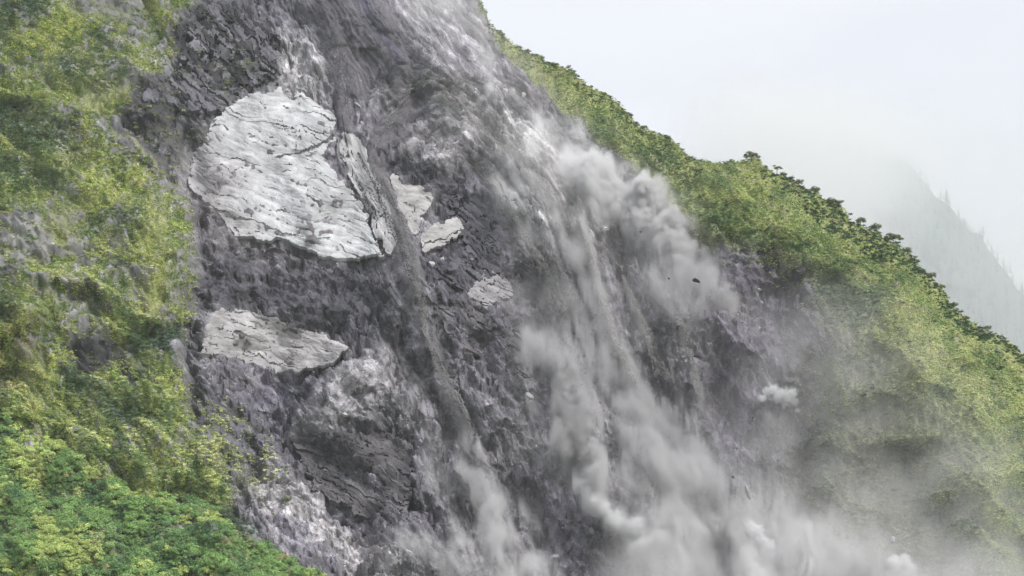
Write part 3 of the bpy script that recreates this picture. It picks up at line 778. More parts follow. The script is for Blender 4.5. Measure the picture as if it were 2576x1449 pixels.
u_, v_ = at_height(3.0)
hh = sample(blur(HD, 3), u_, v_)
for _ in range(2):
    u_, v_ = at_height(hh * 0.62); hh = sample(blur(HD, 3), u_, v_)
Kg = sample(KD, u_, v_); Hg = sample(blur(HD, 2), u_, v_); Bg = sample(blur(BD, 1), u_, v_)
inside = sample((VV > ridge(UU) + 3).astype(np.float32), u_, v_)
Kg = Kg * inside
n_lo = float(np.percentile(NT[Kg > 0.01], 0.5)) - 3; n_hi = float(np.percentile(NT[Kg > 0.01], 99.5)) + 20
nzv = int((n_hi - n_lo) / VOX) + 1
print('dust grid', nx, ny, nzv, nx * ny * nzv / 1e6, 'M')

gme = bpy.data.meshes.new('dust_map')
gme.vertices.add(nx * ny)
gco = np.zeros((nx * ny, 3), np.float32); gco[:, 0] = SG.ravel(); gco[:, 1] = TG.ravel(); gme.vertices.foreach_set('co', gco.ravel())
a1 = gme.attributes.new('nhk', 'FLOAT_VECTOR', 'POINT')
a1.data.foreach_set('vector', np.stack([NT.ravel(), Hg.ravel(), Kg.ravel()], 1).astype(np.float32).ravel())
a2 = gme.attributes.new('bil', 'FLOAT', 'POINT'); a2.data.foreach_set('value', Bg.ravel().astype(np.float32))
a3 = gme.attributes.new('veil', 'FLOAT', 'POINT'); a3.data.foreach_set('value', (sample(KV, u_, v_) * inside).ravel().astype(np.float32))


class GN:
    """small helper to write a geometry-node tree"""
    def __init__(self, name):
        self.t = bpy.data.node_groups.new(name, 'GeometryNodeTree')
        self.t.interface.new_socket('Geometry', in_out='INPUT', socket_type='NodeSocketGeometry')
        self.t.interface.new_socket('Geometry', in_out='OUTPUT', socket_type='NodeSocketGeometry')
        self.i = self.t.nodes.new('NodeGroupInput'); self.o = self.t.nodes.new('NodeGroupOutput')

    def n(self, kind, **kw):
        nd = self.t.nodes.new(kind)
        for k, v in kw.items():
            setattr(nd, k, v)
        return nd

    def put(self, sock, v):
        if isinstance(v, bpy.types.NodeSocket):
            self.t.links.new(v, sock)
        else:
            sock.default_value = v

    def m(self, op, a, b=0.0, c=None):
        nd = self.n('ShaderNodeMath', operation=op); self.put(nd.inputs[0], a); self.put(nd.inputs[1], b)
        if c is not None:
            self.put(nd.inputs[2], c)
        return nd.outputs[0]

    def attr(self, name, dt='FLOAT'):
        nd = self.n('GeometryNodeInputNamedAttribute', data_type=dt); nd.inputs[0].default_value = name
        return [s for s in nd.outputs if s.enabled and s.name == 'Attribute'][0]

    def noise(self, scale, detail=0.0, rough=0.5, vec=None):
        nd = self.n('ShaderNodeTexNoise'); nd.inputs['Scale'].default_value = scale; nd.inputs['Detail'].default_value = detail; nd.inputs['Roughness'].default_value = rough
        if vec is not None:
            self.t.links.new(vec, nd.inputs['Vector'])
        return nd.outputs['Fac'] if 'Fac' in nd.outputs else nd.outputs[0]


g = GN('dust_volume')
pos = g.n('GeometryNodeInputPosition').outputs[0]
sep = g.n('ShaderNodeSeparateXYZ'); g.t.links.new(pos, sep.inputs[0])
xi_ = g.m('MINIMUM', g.m('MAXIMUM', g.m('ROUND', g.m('DIVIDE', g.m('SUBTRACT', sep.outputs[0], sx0), VOX)), 0), nx - 1)
yi_ = g.m('MINIMUM', g.m('MAXIMUM', g.m('ROUND', g.m('DIVIDE', g.m('SUBTRACT', sep.outputs[1], ty0), VOX)), 0), ny - 1)
idn = g.m('ADD', g.m('MULTIPLY', yi_, nx), xi_)
s1_ = g.n('GeometryNodeSampleIndex', data_type='FLOAT_VECTOR', domain='POINT'); g.t.links.new(g.i.outputs[0], s1_.inputs[0])
g.put(s1_.inputs['Value'], g.attr('nhk', 'FLOAT_VECTOR')); g.put(s1_.inputs['Index'], idn)
s2n = g.n('GeometryNodeSampleIndex', data_type='FLOAT', domain='POINT'); g.t.links.new(g.i.outputs[0], s2n.inputs[0])
g.put(s2n.inputs['Value'], g.attr('bil')); g.put(s2n.inputs['Index'], idn)
s3n = g.n('GeometryNodeSampleIndex', data_type='FLOAT', domain='POINT'); g.t.links.new(g.i.outputs[0], s3n.inputs[0])
g.put(s3n.inputs['Value'], g.attr('veil')); g.put(s3n.inputs['Index'], idn)
sp = g.n('ShaderNodeSeparateXYZ'); g.t.links.new(s1_.outputs[0], sp.inputs[0])
ht = g.m('SUBTRACT', sep.outputs[2], sp.outputs[0])
wvn = g.n('ShaderNodeVectorMath', operation='MULTIPLY'); g.t.links.new(pos, wvn.inputs[0]); wvn.inputs[1].default_value = (1, 0.5, 1); wv = wvn.outputs[0]
# rounded lumps (absolute noise at three sizes)
b1 = g.m('ABSOLUTE', g.m('SUBTRACT', g.noise(0.055, 0.0, 0.5, wv), 0.5)); b2 = g.m('ABSOLUTE', g.m('SUBTRACT', g.noise(0.14, 0.0, 0.5, wv), 0.5)); b3 = g.m('ABSOLUTE', g.m('SUBTRACT', g.noise(0.33, 1.0, 0.5, wv), 0.5))
lump = g.m('ADD', g.m('ADD', g.m('MULTIPLY', b1, 1.9), g.m('MULTIPLY', b2, 1.5)), g.m('MULTIPLY', b3, 1.0))      # about 0..1.6
lump = g.m('ADD', lump, g.m('MULTIPLY', g.m('ABSOLUTE', g.m('SUBTRACT', g.noise(0.55, 0.0), 0.5)), 0.6))
fac = g.m('ADD', 1.0, g.m('MULTIPLY', s2n.outputs[0], g.m('SUBTRACT', g.m('MULTIPLY', lump, 1.6), 0.95)))
top = g.m('MULTIPLY', sp.outputs[1], fac)
# plumes narrow towards their top: height falls with the painted strength
kk = sp.outputs[2]
kfac = g.n('ShaderNodeMapRange', interpolation_type='SMOOTHSTEP'); g.put(kfac.inputs[0], kk); kfac.inputs[1].default_value = 0.0; kfac.inputs[2].default_value = 0.15
kfac.inputs[3].default_value = 0.5; kfac.inputs[4].default_value = 1.0
top = g.m('MULTIPLY', top, kfac.outputs[0])
soft = g.m('ADD', 1.2, g.m('MULTIPLY', g.m('SUBTRACT', 1.0, s2n.outputs[0]), g.m('MULTIPLY', sp.outputs[1], 0.8)))
prof = g.m('MINIMUM', g.m('MAXIMUM', g.m('DIVIDE', g.m('SUBTRACT', top, ht), soft), 0.0), 1.0)
prof = g.m('MULTIPLY', prof, g.m('GREATER_THAN', ht, -2.5))
wisp = g.m('ADD', 0.12, g.m('MULTIPLY', g.m('POWER', g.noise(0.14, 5.0, 0.65, wv), 2.0), 3.4))
den = g.m('MULTIPLY', g.m('MULTIPLY', prof, kk), wisp)
vp = g.m('MINIMUM', g.m('MAXIMUM', g.m('SUBTRACT', 1.0, g.m('DIVIDE', ht, 15.0)), 0.0), 1.0)
vp = g.m('MULTIPLY', g.m('MULTIPLY', vp, s3n.outputs[0]), g.m('MULTIPLY', g.m('GREATER_THAN', ht, -2.5), g.m('ADD', 0.55, g.m('MULTIPLY', g.noise(0.03, 2.0), 0.9))))
den = g.m('ADD', den, vp)
den = g.m('MULTIPLY', den, g.m('GREATER_THAN', den, 0.0015))
vc = g.n('GeometryNodeVolumeCube'); g.put(vc.inputs['Density'], den)
vc.inputs['Min'].default_value = (sx0, ty0, n_lo); vc.inputs['Max'].default_value = (sx1, ty1, n_hi)
for k, v in (('Resolution X', nx), ('Resolution Y', ny), ('Resolution Z', nzv)):
    vc.inputs[k].default_value = v
DUST_MAT = bpy.data.materials.new('rock_dust'); DUST_MAT.use_nodes = True; mt = DUST_MAT.node_tree; mt.nodes.clear()
mo = mt.nodes.new('ShaderNodeOutputMaterial'); pvn = mt.nodes.new('ShaderNodeVolumePrincipled')
pvn.inputs['Color'].default_value = (0.80, 0.79, 0.80, 1); pvn.inputs['Density'].default_value = 1.0; pvn.inputs['Anisotropy'].default_value = 0.0
gp = mt.nodes.new('ShaderNodeNewGeometry'); sx_ = mt.nodes.new('ShaderNodeSeparateXYZ'); mt.links.new(gp.outputs['Position'], sx_.inputs[0])
mr_ = mt.nodes.new('ShaderNodeMapRange'); mr_.inputs[1].default_value = 30; mr_.inputs[2].default_value = 230; mt.links.new(sx_.outputs[2], mr_.inputs[0])
cr_d = mt.nodes.new('ShaderNodeValToRGB'); mt.links.new(mr_.outputs[0], cr_d.inputs[0]); e_ = cr_d.color_ramp.elements      # paler dust and sunlight painted in by height: bright top and foot, dark middle
e_[0].position = 0.05; e_[0].color = (0.88, 0.87, 0.875, 1); e_[1].position = 0.92; e_[1].color = (0.955, 0.95, 0.955, 1)
x_ = e_.new(0.28); x_.color = (0.66, 0.65, 0.66, 1); x_ = e_.new(0.62); x_.color = (0.70, 0.69, 0.70, 1)
mt.links.new(cr_d.outputs[0], pvn.inputs['Color'])
mt.links.new(pvn.outputs[0], mo.inputs['Volume'])
sm_ = g.n('GeometryNodeSetMaterial'); g.put(sm_.inputs['Material'], DUST_MAT)
g.t.links.new(vc.outputs[0], sm_.inputs[0]); g.t.links.new(sm_.outputs[0], g.o.inputs[0])
dust_o = link(bpy.data.objects.new('dust_cloud', gme))
md = dust_o.modifiers.new('dust', 'NODES'); md.node_group = g.t
M4 = Matrix(((1, 0, 0, P0[0]), (0, ET[1], NV[1], P0[1]), (0, ET[2], NV[2], P0[2]), (0, 0, 0, 1)))
dust_o.matrix_world = M4
gme.materials.append(DUST_MAT)
tag(dust_o, 'grey billowing dust pouring down the landslide scar and over the lower slope', 'dust cloud', kind='stuff')

PUFF_MAT = bpy.data.materials.new('fresh_white_dust'); PUFF_MAT.use_nodes = True; mt = PUFF_MAT.node_tree; mt.nodes.clear()
mo = mt.nodes.new('ShaderNodeOutputMaterial'); pvn = mt.nodes.new('ShaderNodeVolumePrincipled')
pvn.inputs['Color'].default_value = (0.97, 0.97, 0.98, 1); pvn.inputs['Density'].default_value = 1.0; mt.links.new(pvn.outputs[0], mo.inputs['Volume'])


def puff(balls, out_m, k, label, seed):
    """a small cloud of fresh dust: balls are (u, v, radius in m), hanging out_m metres in front of the face"""
    cs = []
    for (a, b, r_) in balls:
        p = face(np.array([a * F]), np.array([b * F]))[0]; d = rays(np.array([a * F]), np.array([b * F]))[0]
        cs.append((p - d / np.linalg.norm(d) * out_m, r_))
    ctr = np.mean([c for c, _ in cs], axis=0)
    ext = np.max([np.abs(c - ctr) + r_ * 1.5 for c, r_ in cs], axis=0)
    q = GN('puff_volume'); ps = q.n('GeometryNodeInputPosition').outputs[0]; best = None
    for c, r_ in cs:
        vd = q.n('ShaderNodeVectorMath', operation='DISTANCE'); q.t.links.new(ps, vd.inputs[0]); vd.inputs[1].default_value = tuple(float(x) for x in (c - ctr))
        dd_ = q.m('DIVIDE', vd.outputs['Value'], float(r_)); best = dd_ if best is None else q.m('MINIMUM', best, dd_)
    off = q.n('ShaderNodeVectorMath', operation='ADD'); q.t.links.new(ps, off.inputs[0]); off.inputs[1].default_value = (seed * 31.0, seed * 17.0, 5)
    n_ = q.m('ADD', q.m('MULTIPLY', q.m('ABSOLUTE', q.m('SUBTRACT', q.noise(0.5, 3.0, 0.6, off.outputs[0]), 0.5)), 3.2), q.m('MULTIPLY', q.noise(0.22, 2.0, 0.5, off.outputs[0]), 0.7))
    de = q.m('MULTIPLY', q.m('MINIMUM', q.m('MAXIMUM', q.m('MULTIPLY', q.m('SUBTRACT', q.m('ADD', 0.35, n_), best), 2.6), 0), 1), k)
    vc_ = q.n('GeometryNodeVolumeCube'); q.put(vc_.inputs['Density'], de)
    vc_.inputs['Min'].default_value = tuple(float(-x) for x in ext); vc_.inputs['Max'].default_value = tuple(float(x) for x in ext)
    for nm, x in zip(('Resolution X', 'Resolution Y', 'Resolution Z'), ext):
        vc_.inputs[nm].default_value = int(2 * x / 0.38)
    s__ = q.n('GeometryNodeSetMaterial'); q.put(s__.inputs['Material'], PUFF_MAT); q.t.links.new(vc_.outputs[0], s__.inputs[0]); q.t.links.new(s__.outputs[0], q.o.inputs[0])
    me = bpy.data.meshes.new('dust_puff'); me.vertices.add(1); me.materials.append(PUFF_MAT)
    o = link(bpy.data.objects.new('dust_puff', me)); o.location = ctr; o.modifiers.new('puff', 'NODES').node_group = q.t
    tag(o, label, 'dust puff', 'fresh white puffs of dust', 'stuff')
    return o


puff([(1918,1006,1.5),(1930,992,2.2),(1944,988,2.4),(1960,1000,3.0),(1976,996,3.0),(1992,992,2.2),(1998,1010,1.8),(2006,1030,1.2),(1975,1020,1.4)], 6, 0.9, 'ragged white puff bursting from the ledge on the bare right-hand cliff', 1)
puff([(1884,1298,2.6),(1890,1318,2.6),(1902,1340,3.0),(1918,1362,3.4),(1936,1384,3.4),(1956,1398,3.0)], 16, 0.7, 'long white puff shooting down at the bottom, right of the middle', 2)
puff([(2245,1428,2.6),(2258,1412,2.8),(2272,1418,3.2),(2286,1436,2.4),(2278,1404,1.6)], 16, 0.8, 'compact white puff at the bottom edge on the lower right', 3)
puff([(1496,1268,1.8),(1520,1284,2.6),(1546,1300,3.4),(1574,1316,3.8),(1602,1334,3.8),(1628,1348,3.0)], 7, 0.5, 'pale tongue of dust sliding down the edge of the dark triangular crag', 4)

# ------------------------------------------------------------------ leaf and stone prototypes (kept out of the scene; only instances of them are seen)
def leaf_mat(name, trans=0.25):
    m, t, b = new_mat(name)
    at = t.nodes.new('ShaderNodeAttribute'); at.attribute_type = 'INSTANCER'; at.attribute_name = 'tint'
    ob = t.nodes.new('ShaderNodeObjectInfo')
    geo = t.nodes.new('ShaderNodeNewGeometry')
    r = t.nodes.new('ShaderNodeMapRange'); r.inputs[3].default_value = 0.62; r.inputs[4].default_value = 1.38
    t.links.new(geo.outputs['Random Per Island'], r.inputs[0])
    vs = t.nodes.new('ShaderNodeVectorMath'); vs.operation = 'SCALE'
    t.links.new(at.outputs['Color'], vs.inputs[0]); t.links.new(r.outputs[0], vs.inputs['Scale'])
    t.links.new(vs.outputs[0], b.inputs['Base Color'])
    b.inputs['Roughness'].default_value = 0.7; b.inputs['Specular IOR Level'].default_value = 0.15
    return m


def leaf_mat_solid(name, col):
    m, t, b = new_mat(name)
    geo = t.nodes.new('ShaderNodeNewGeometry')
    r = t.nodes.new('ShaderNodeMapRange'); r.inputs[3].default_value = 0.55; r.inputs[4].default_value = 1.45
    t.links.new(geo.outputs['Random Per Island'], r.inputs[0])
    n1 = t.nodes.new('ShaderNodeTexNoise'); n1.inputs['Scale'].default_value = 0.9
    t.links.new(geo.outputs['Position'], n1.inputs['Vector'])
    mx_ = t.nodes.new('ShaderNodeMix'); mx_.data_type = 'RGBA'
    mx_.inputs[6].default_value = (*[float(c) for c in col], 1); mx_.inputs[7].default_value = (float(col[0]) * 1.5, float(col[1]) * 1.25, float(col[2]) * 0.9, 1)
    t.links.new(n1.outputs['Fac'], mx_.inputs['Factor'])
    vs = t.nodes.new('ShaderNodeVectorMath'); vs.operation = 'SCALE'
    t.links.new(mx_.outputs[2], vs.inputs[0]); t.links.new(r.outputs[0], vs.inputs['Scale'])
    t.links.new(vs.outputs[0], b.inputs['Base Color'])
    b.inputs['Roughness'].default_value = 0.7; b.inputs['Specular IOR Level'].default_value = 0.15
    return m


M_LEAF = leaf_mat('leaves'); M_GRASS = leaf_mat('grass_blades')
M_STONE = leaf_mat('stones')
protos = {}


def proto_coll(name, objs):
    c = bpy.data.collections.new(name)
    for o in objs:
        SC.collection.objects.unlink(o); c.objects.link(o)
    protos[name] = c
    return c


def cards(centres, normals, sizes, r, aspect=1.6):
    """one small quad per leaf"""
    n = len(centres)
    rnd = r.standard_normal((n, 3)); t1 = np.cross(normals, rnd); t1 /= np.linalg.norm(t1, axis=1, keepdims=True) + 1e-9
    t2 = np.cross(normals, t1)
    s = sizes[:, None]
    v = np.stack([centres - t1 * s * aspect, centres - t2 * s, centres + t1 * s * aspect, centres + t2 * s], 1).reshape(-1, 3)
    return v, np.arange(4 * n).reshape(n, 4)


def bush_mesh(name, seed, n=360, flat=0.75, lobes=8, leaf=0.075, mat=None, link_=True):
    r = np.random.default_rng(seed)
    L = r.normal(0, 0.42, (lobes, 3)); L[:, 2] = np.abs(L[:, 2]) * 0.9 + 0.1
    LR = r.uniform(0.32, 0.62, lobes)
    k = r.integers(0, lobes, n)
    d = r.standard_normal((n, 3)); d[:, 2] = np.abs(d[:, 2]) * 1.1 - 0.25; d /= np.linalg.norm(d, axis=1, keepdims=True)
    c = L[k] + d * LR[k][:, None] * r.uniform(0.75, 1.08, n)[:, None]
    nn = d + r.normal(0, 0.45, (n, 3)) + np.array([0, 0, 0.35]); nn /= np.linalg.norm(nn, axis=1, keepdims=True)
    c[:, 2] *= flat
    v, f = cards(c, nn, r.uniform(leaf * 0.6, leaf * 1.3, n), r)
    return mesh_np(name, v, f, mat or M_LEAF, None, False)


def tuft_mesh(name, seed, n=20, spread=0.5, h=0.75):
    r = np.random.default_rng(seed)
    vs = []; fs = []
    for k in range(n):
        a = r.uniform(0, 2 * math.pi); b0 = np.array([math.cos(a) * r.uniform(0, spread), math.sin(a) * r.uniform(0, spread), -0.15])
        out = np.array([math.cos(a) * 0.6 + r.normal(0, 0.3), math.sin(a) * 0.6 - 0.35 + r.normal(0, 0.3), 0]); hh_ = h * r.uniform(0.5, 1.1)
        mid = b0 + out * 0.35 * hh_ + np.array([0, 0, hh_ * 0.75]); tip = b0 + out * 1.0 * hh_ + np.array([0, 0, hh_ * r.uniform(0.45, 0.85)])
        w = np.array([-out[1], out[0], 0]); w = w / (np.linalg.norm(w) + 1e-6) * r.uniform(0.07, 0.15)
        i = len(vs)
        vs += [b0 - w, b0 + w, mid + w, mid - w, tip + w * 0.3, tip - w * 0.3]; fs += [(i, i + 1, i + 2, i + 3), (i + 3, i + 2, i + 4, i + 5)]
    return mesh_np(name, np.array(vs), np.array(fs), M_GRASS, None, False)


def ico(sub=1):
    import bmesh
    bm = bmesh.new(); bmesh.ops.create_icosphere(bm, subdivisions=sub, radius=1.0)
    v = np.array([x.co[:] for x in bm.verts]); f = np.array([[x.index for x in p.verts] for p in bm.faces]); bm.free()
    return v, f


def rock_mesh(name, seed, sub=2, squash=(1, 0.8, 0.7), mat=None, cuts=7):
    r = np.random.default_rng(seed); v, f = ico(sub)
    for _ in range(cuts):                       # faceted by cutting planes
        d = r.standard_normal(3); d /= np.linalg.norm(d); h = r.uniform(0.45, 0.8)
        s = v @ d; o = s > h; v[o] -= np.outer(s[o] - h, d) * 0.92
    v = v * np.array(squash) * (1 + r.normal(0, 0.03, (len(v), 1)))
    return mesh_np(name, v, f, mat or M_STONE, None, False)


proto_coll('tufts', [tuft_mesh('tuft', s) for s in range(5)])
proto_coll('bushes', [bush_mesh('bush_form', 20 + s) for s in range(6)])
proto_coll('stones', [rock_mesh('stone_form', 40 + s, 1, (1, 0.8, 0.6)) for s in range(5)])


def scatter(name, coll, pts, scl, tint, rot, label, cat=None, kind='stuff'):
    n = len(pts)
    me = bpy.data.meshes.new(name); me.vertices.add(n); me.vertices.foreach_set('co', np.asarray(pts, np.float32).ravel())
    me.attributes.new('scl', 'FLOAT', 'POINT').data.foreach_set('value', np.asarray(scl, np.float32))
    me.attributes.new('rot', 'FLOAT_VECTOR', 'POINT').data.foreach_set('vector', np.asarray(rot, np.float32).ravel())
    c4 = np.ones((n, 4), np.float32); c4[:, :3] = tint
    me.attributes.new('tint', 'FLOAT_COLOR', 'POINT').data.foreach_set('color', c4.ravel())
    o = link(bpy.data.objects.new(name, me))
    q = GN(name + '_scatter')
    ci = q.n('GeometryNodeCollectionInfo'); ci.inputs['Collection'].default_value = protos[coll]; ci.inputs['Separate Children'].default_value = True; ci.inputs['Reset Children'].default_value = True
    ip = q.n('GeometryNodeInstanceOnPoints'); ip.inputs['Pick Instance'].default_value = True
    rv = q.n('FunctionNodeRandomValue', data_type='INT')
    ints = [s for s in rv.inputs if s.enabled and s.type == 'INT']; ints[0].default_value = 0; ints[1].default_value = len(protos[coll].objects) - 1
    q.t.links.new(q.i.outputs[0], ip.inputs['Points']); q.t.links.new(ci.outputs[0], ip.inputs['Instance'])
    q.t.links.new([s for s in rv.outputs if s.enabled][0], ip.inputs['Instance Index'])
    q.t.links.new(q.attr('rot', 'FLOAT_VECTOR'), ip.inputs['Rotation']); q.t.links.new(q.attr('scl'), ip.inputs['Scale'])
    q.t.links.new(ip.outputs[0], q.o.inputs[0])
    o.modifiers.new('scatter', 'NODES').node_group = q.t
    tag(o, label, cat, kind=kind)
    return o


def pick(mask, n, seed, below_ridge=0.0):
    """n places on the map, more where the mask is high"""
    r = np.random.default_rng(seed)
    m = mask * ((VV > ridge(UU) + below_ridge) & (UU > -60) & (UU < 1100) & (VV > -50) & (VV < 640))
    c = np.cumsum(m.ravel().astype(np.float64)); k = np.searchsorted(c, r.random(n) * c[-1])
    return UU.ravel()[k] + r.random(n) - 0.5, VV.ravel()[k] + r.random(n) - 0.5, r


# ---- grass on the slopes
SPUR = poly([(-400,1045),(0,1045),(90,1090),(180,1150),(260,1200),(330,1215),(420,1245),(520,1290),(600,1345),(700,1402),(810,1455),(1000,1700),(1000,2300),(-400,2300)], 1, 3, 1)
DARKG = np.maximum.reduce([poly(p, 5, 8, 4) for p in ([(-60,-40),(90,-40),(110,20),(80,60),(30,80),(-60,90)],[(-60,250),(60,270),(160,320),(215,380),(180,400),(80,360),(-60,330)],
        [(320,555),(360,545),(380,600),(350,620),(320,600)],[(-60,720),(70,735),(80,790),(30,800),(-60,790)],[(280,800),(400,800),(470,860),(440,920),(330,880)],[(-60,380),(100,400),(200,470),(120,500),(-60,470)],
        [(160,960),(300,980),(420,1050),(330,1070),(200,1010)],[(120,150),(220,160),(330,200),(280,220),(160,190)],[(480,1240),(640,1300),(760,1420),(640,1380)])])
CRESTG = np.exp(-((VV - ridge(UU) - 4) / 8.0) ** 2) * (UU > 485) * np.where((UU > 700) & (UU < 745), 0.1, 1) * (1 + 0.6 * (UU > 780))
CRESTG = np.maximum(CRESTG, poly([(1940,425),(2060,495),(2150,555),(2260,610),(2330,690),(2400,780),(2330,740),(2290,690),(2200,660),(2120,600),(2060,560),(1990,480)], 2, 4, 2) * 1.2)
DARKR = np.clip(poly([(1540,300),(1640,350),(1760,430),(1720,500),(1620,420)], 5, 5) + poly([(1720,560),(1780,620),(1900,650),(1850,560),(1760,470)], 5, 6) * 0.8 + poly([(1990,660),(2100,700),(2180,760),(2120,800),(2040,730)], 5, 6)
                + poly([(2120,780),(2200,800),(2190,850),(2120,830)], 4, 5) + sig(N3 + 0.5 * N2 - 1.2, 2.5) * A['gr'] * 0.8, 0, 1)
bareok = 1 - np.clip(1.15 * BARE, 0, 0.97)


def tint_of(u, v, r, gain=1.0, green=0.35, dark=None):
    t = sample(ALB, u, v)
    lum = t.mean(1, keepdims=True)
    n = fbm(u / 18, v / 18, 3, 0.6, 91)[:, None]; n2 = fbm(u / 5, v / 5, 2, 0.6, 95)[:, None]; s = sample(S2, u, v)[:, None]
    yel = srgb(192, 196, 134); mid = srgb(162, 176, 112); dk = srgb(108, 134, 88)
    q = np.clip(0.5 + 0.28 * n + 0.16 * n2 + 0.14 * s, 0, 1)
    c = np.where(q > 0.5, mid + (yel - mid) * (q - 0.5) * 2, dk + (mid - dk) * q * 2)
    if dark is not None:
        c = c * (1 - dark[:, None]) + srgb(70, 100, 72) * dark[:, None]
    c = c * (1 - (1 - green)) + t * (1 - green) * 1.0
    return c * gain * r.uniform(0.55, 1.45, (len(u), 1))


def rots(r, n, tilt=0.45):
    return np.stack([r.uniform(0.0, tilt, n), r.uniform(-tilt, tilt, n) * 0.6, r.uniform(-0.6, 0.6, n)], 1)


VG = 2.5
u, v, r = pick((GL * bareok * (1 - 0.8 * SPUR) * (1 - 0.6 * MX)) * (0.6 + 0.4 * sig(S2)) + TRAN * 0.35, 105000, 101)
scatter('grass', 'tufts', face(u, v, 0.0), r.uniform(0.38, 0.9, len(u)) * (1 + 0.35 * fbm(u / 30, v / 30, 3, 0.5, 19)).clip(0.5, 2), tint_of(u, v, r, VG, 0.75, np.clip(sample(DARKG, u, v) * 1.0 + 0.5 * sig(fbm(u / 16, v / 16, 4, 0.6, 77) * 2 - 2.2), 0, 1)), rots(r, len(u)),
        'yellow-green grass and low scrub covering the left mountainside', 'grass')
u, v, r = pick(GR * np.where(VV > 300, 0.8, 1), 90000, 102, -1)
fade = np.clip(1 - 0.5 * sample(poly([(2080,760),(2160,800),(2300,1000),(2400,1449),(2350,2300),(2000,2300),(2000,1200),(2060,900)], 30, 10), u, v) * 0.9, 0.1, 1)
keep = r.random(len(u)) < fade
u, v = u[keep], v[keep]
scatter('ridge_grass', 'tufts', face(u, v, 0.0), r.uniform(0.35, 0.8, len(u)), (tint_of(u, v, r, VG * 0.95, 0.75, sample(DARKR, u, v) * 0.8) * [0.98, 1.0, 1.16]) * (1 - 0.75 * sample(DUSTED, u, v)[:, None]) + srgb(166, 170, 158) * 1.7 * r.uniform(.75, 1.25, (len(u), 1)) * 0.75 * sample(DUSTED, u, v)[:, None], rots(r, len(u)),  # haze over the ridge is put into the cooler grass tint
        'green grass and scrub covering the ridge on the right', 'grass')
u, v, r = pick(np.clip(A['gl'] * (DARKG + 0.10 * sig(N3 + N2 - 1.6) + 0.012) + 0.25 * MX * sig(N2), 0, 1) * (1 - SPUR), 2600, 103)
scatter('scrub', 'bushes', face(u, v, 0.1), r.uniform(0.5, 1.25, len(u)), tint_of(u, v, r, 1.85, 0.8, np.clip(sample(DARKG, u, v) + 0.3, 0, 1)), rots(r, len(u), 0.3),
        'dark green low shrubs in patches on the left mountainside', 'shrubs')
u, v, r = pick(np.clip(CRESTG * 1.0 + DARKR * 0.35 * A['gr'] + 0.01 * A['gr'], 0, 2), 2400, 104, -1)
scatter('crest_scrub', 'bushes', face(u, v, 0.2), r.uniform(0.45, 1.1, len(u)), tint_of(u, v, r, 1.25, 0.95, np.where(u > 1930 * F, 1.0, r.uniform(0.3, 1, len(u)))) * np.where(u > 1930 * F, 1.0, 1.1)[:, None], rots(r, len(u), 0.3),
        'dark shrubs thick along the crest of the right-hand ridge', 'shrubs')
# ---- the near spur at the lower left: dense leafy undergrowth
u, v, r = pick(SPUR, 9500, 105)
hgt = 0.8 + 1.2 * fbm(u / 12, v / 12, 3, 0.5, 41)
dk = np.clip(0.45 + 0.4 * fbm(u / 14, v / 14, 3, 0.6, 42) - 0.2 * hgt, 0, 1)[:, None]
g1, g2, g3, g4 = srgb(84, 116, 82), srgb(126, 156, 98), srgb(164, 180, 112), srgb(150, 138, 108)
sel = r.random((len(u), 1)); yy = fbm(u / 25, v / 25, 3, 0.5, 43)[:, None]
tn = g2 * (1 - dk) + g1 * dk
tn = np.where(yy + sel * 0.8 > 1.15, g3, tn); tn = np.where((sel < 0.012), g4, tn) * 2.2 * r.uniform(0.75, 1.25, (len(u), 1))
scatter('undergrowth', 'bushes', face(u, v, 0.0) + NV * (np.clip(hgt, -0.6, 3) - 0.2)[:, None], r.uniform(0.6, 1.7, len(u)), tn, rots(r, len(u), 0.4),
        'dense bright green leafy undergrowth on the lower left spur', 'undergrowth')

# ---- loose stones over the scar
ROCKM = np.clip(1 - A['gl'] - A['gr'], 0, 1) * (1 - 0.85 * np.clip(ST1, 0, 1)) * (1 - sum(MS[k] for k in MS).clip(0, 1))
u, v, r = pick(ROCKM * (0.4 + 0.6 * sig(N2 + S2)), 26000, 106, 3)
scatter('rubble', 'stones', face(u, v, 0.0), r.uniform(0.16, 0.55, len(u)) ** 1.0, sample(ALB, u, v) * r.uniform(0.7, 1.7, (len(u), 1)), rots(r, len(u), 3.0),
        'loose grey rock fragments strewn over the landslide scar', 'rubble')

# ------------------------------------------------------------------ single rocks
def rock_mat(name, col):
    m, t, b = new_mat(name); geo = t.nodes.new('ShaderNodeNewGeometry')
    n1 = t.nodes.new('ShaderNodeTexNoise'); n1.inputs['Scale'].default_value = 2.0; n1.inputs['Detail'].default_value = 5
    t.links.new(geo.outputs['Position'], n1.inputs['Vector'])
    rp_ = t.nodes.new('ShaderNodeValToRGB'); c = [float(x) for x in col]
    rp_.color_ramp.elements[0].position = 0.3; rp_.color_ramp.elements[0].color = (c[0] * 0.7, c[1] * 0.7, c[2] * 0.7, 1)
    rp_.color_ramp.elements[1].position = 0.7; rp_.color_ramp.elements[1].color = (min(1, c[0] * 1.25), min(1, c[1] * 1.25), min(1, c[2] * 1.25), 1)
    t.links.new(n1.outputs['Fac'], rp_.inputs[0]); t.links.new(rp_.outputs[0], b.inputs['Base Color']); b.inputs['Roughness'].default_value = 0.85
    return m


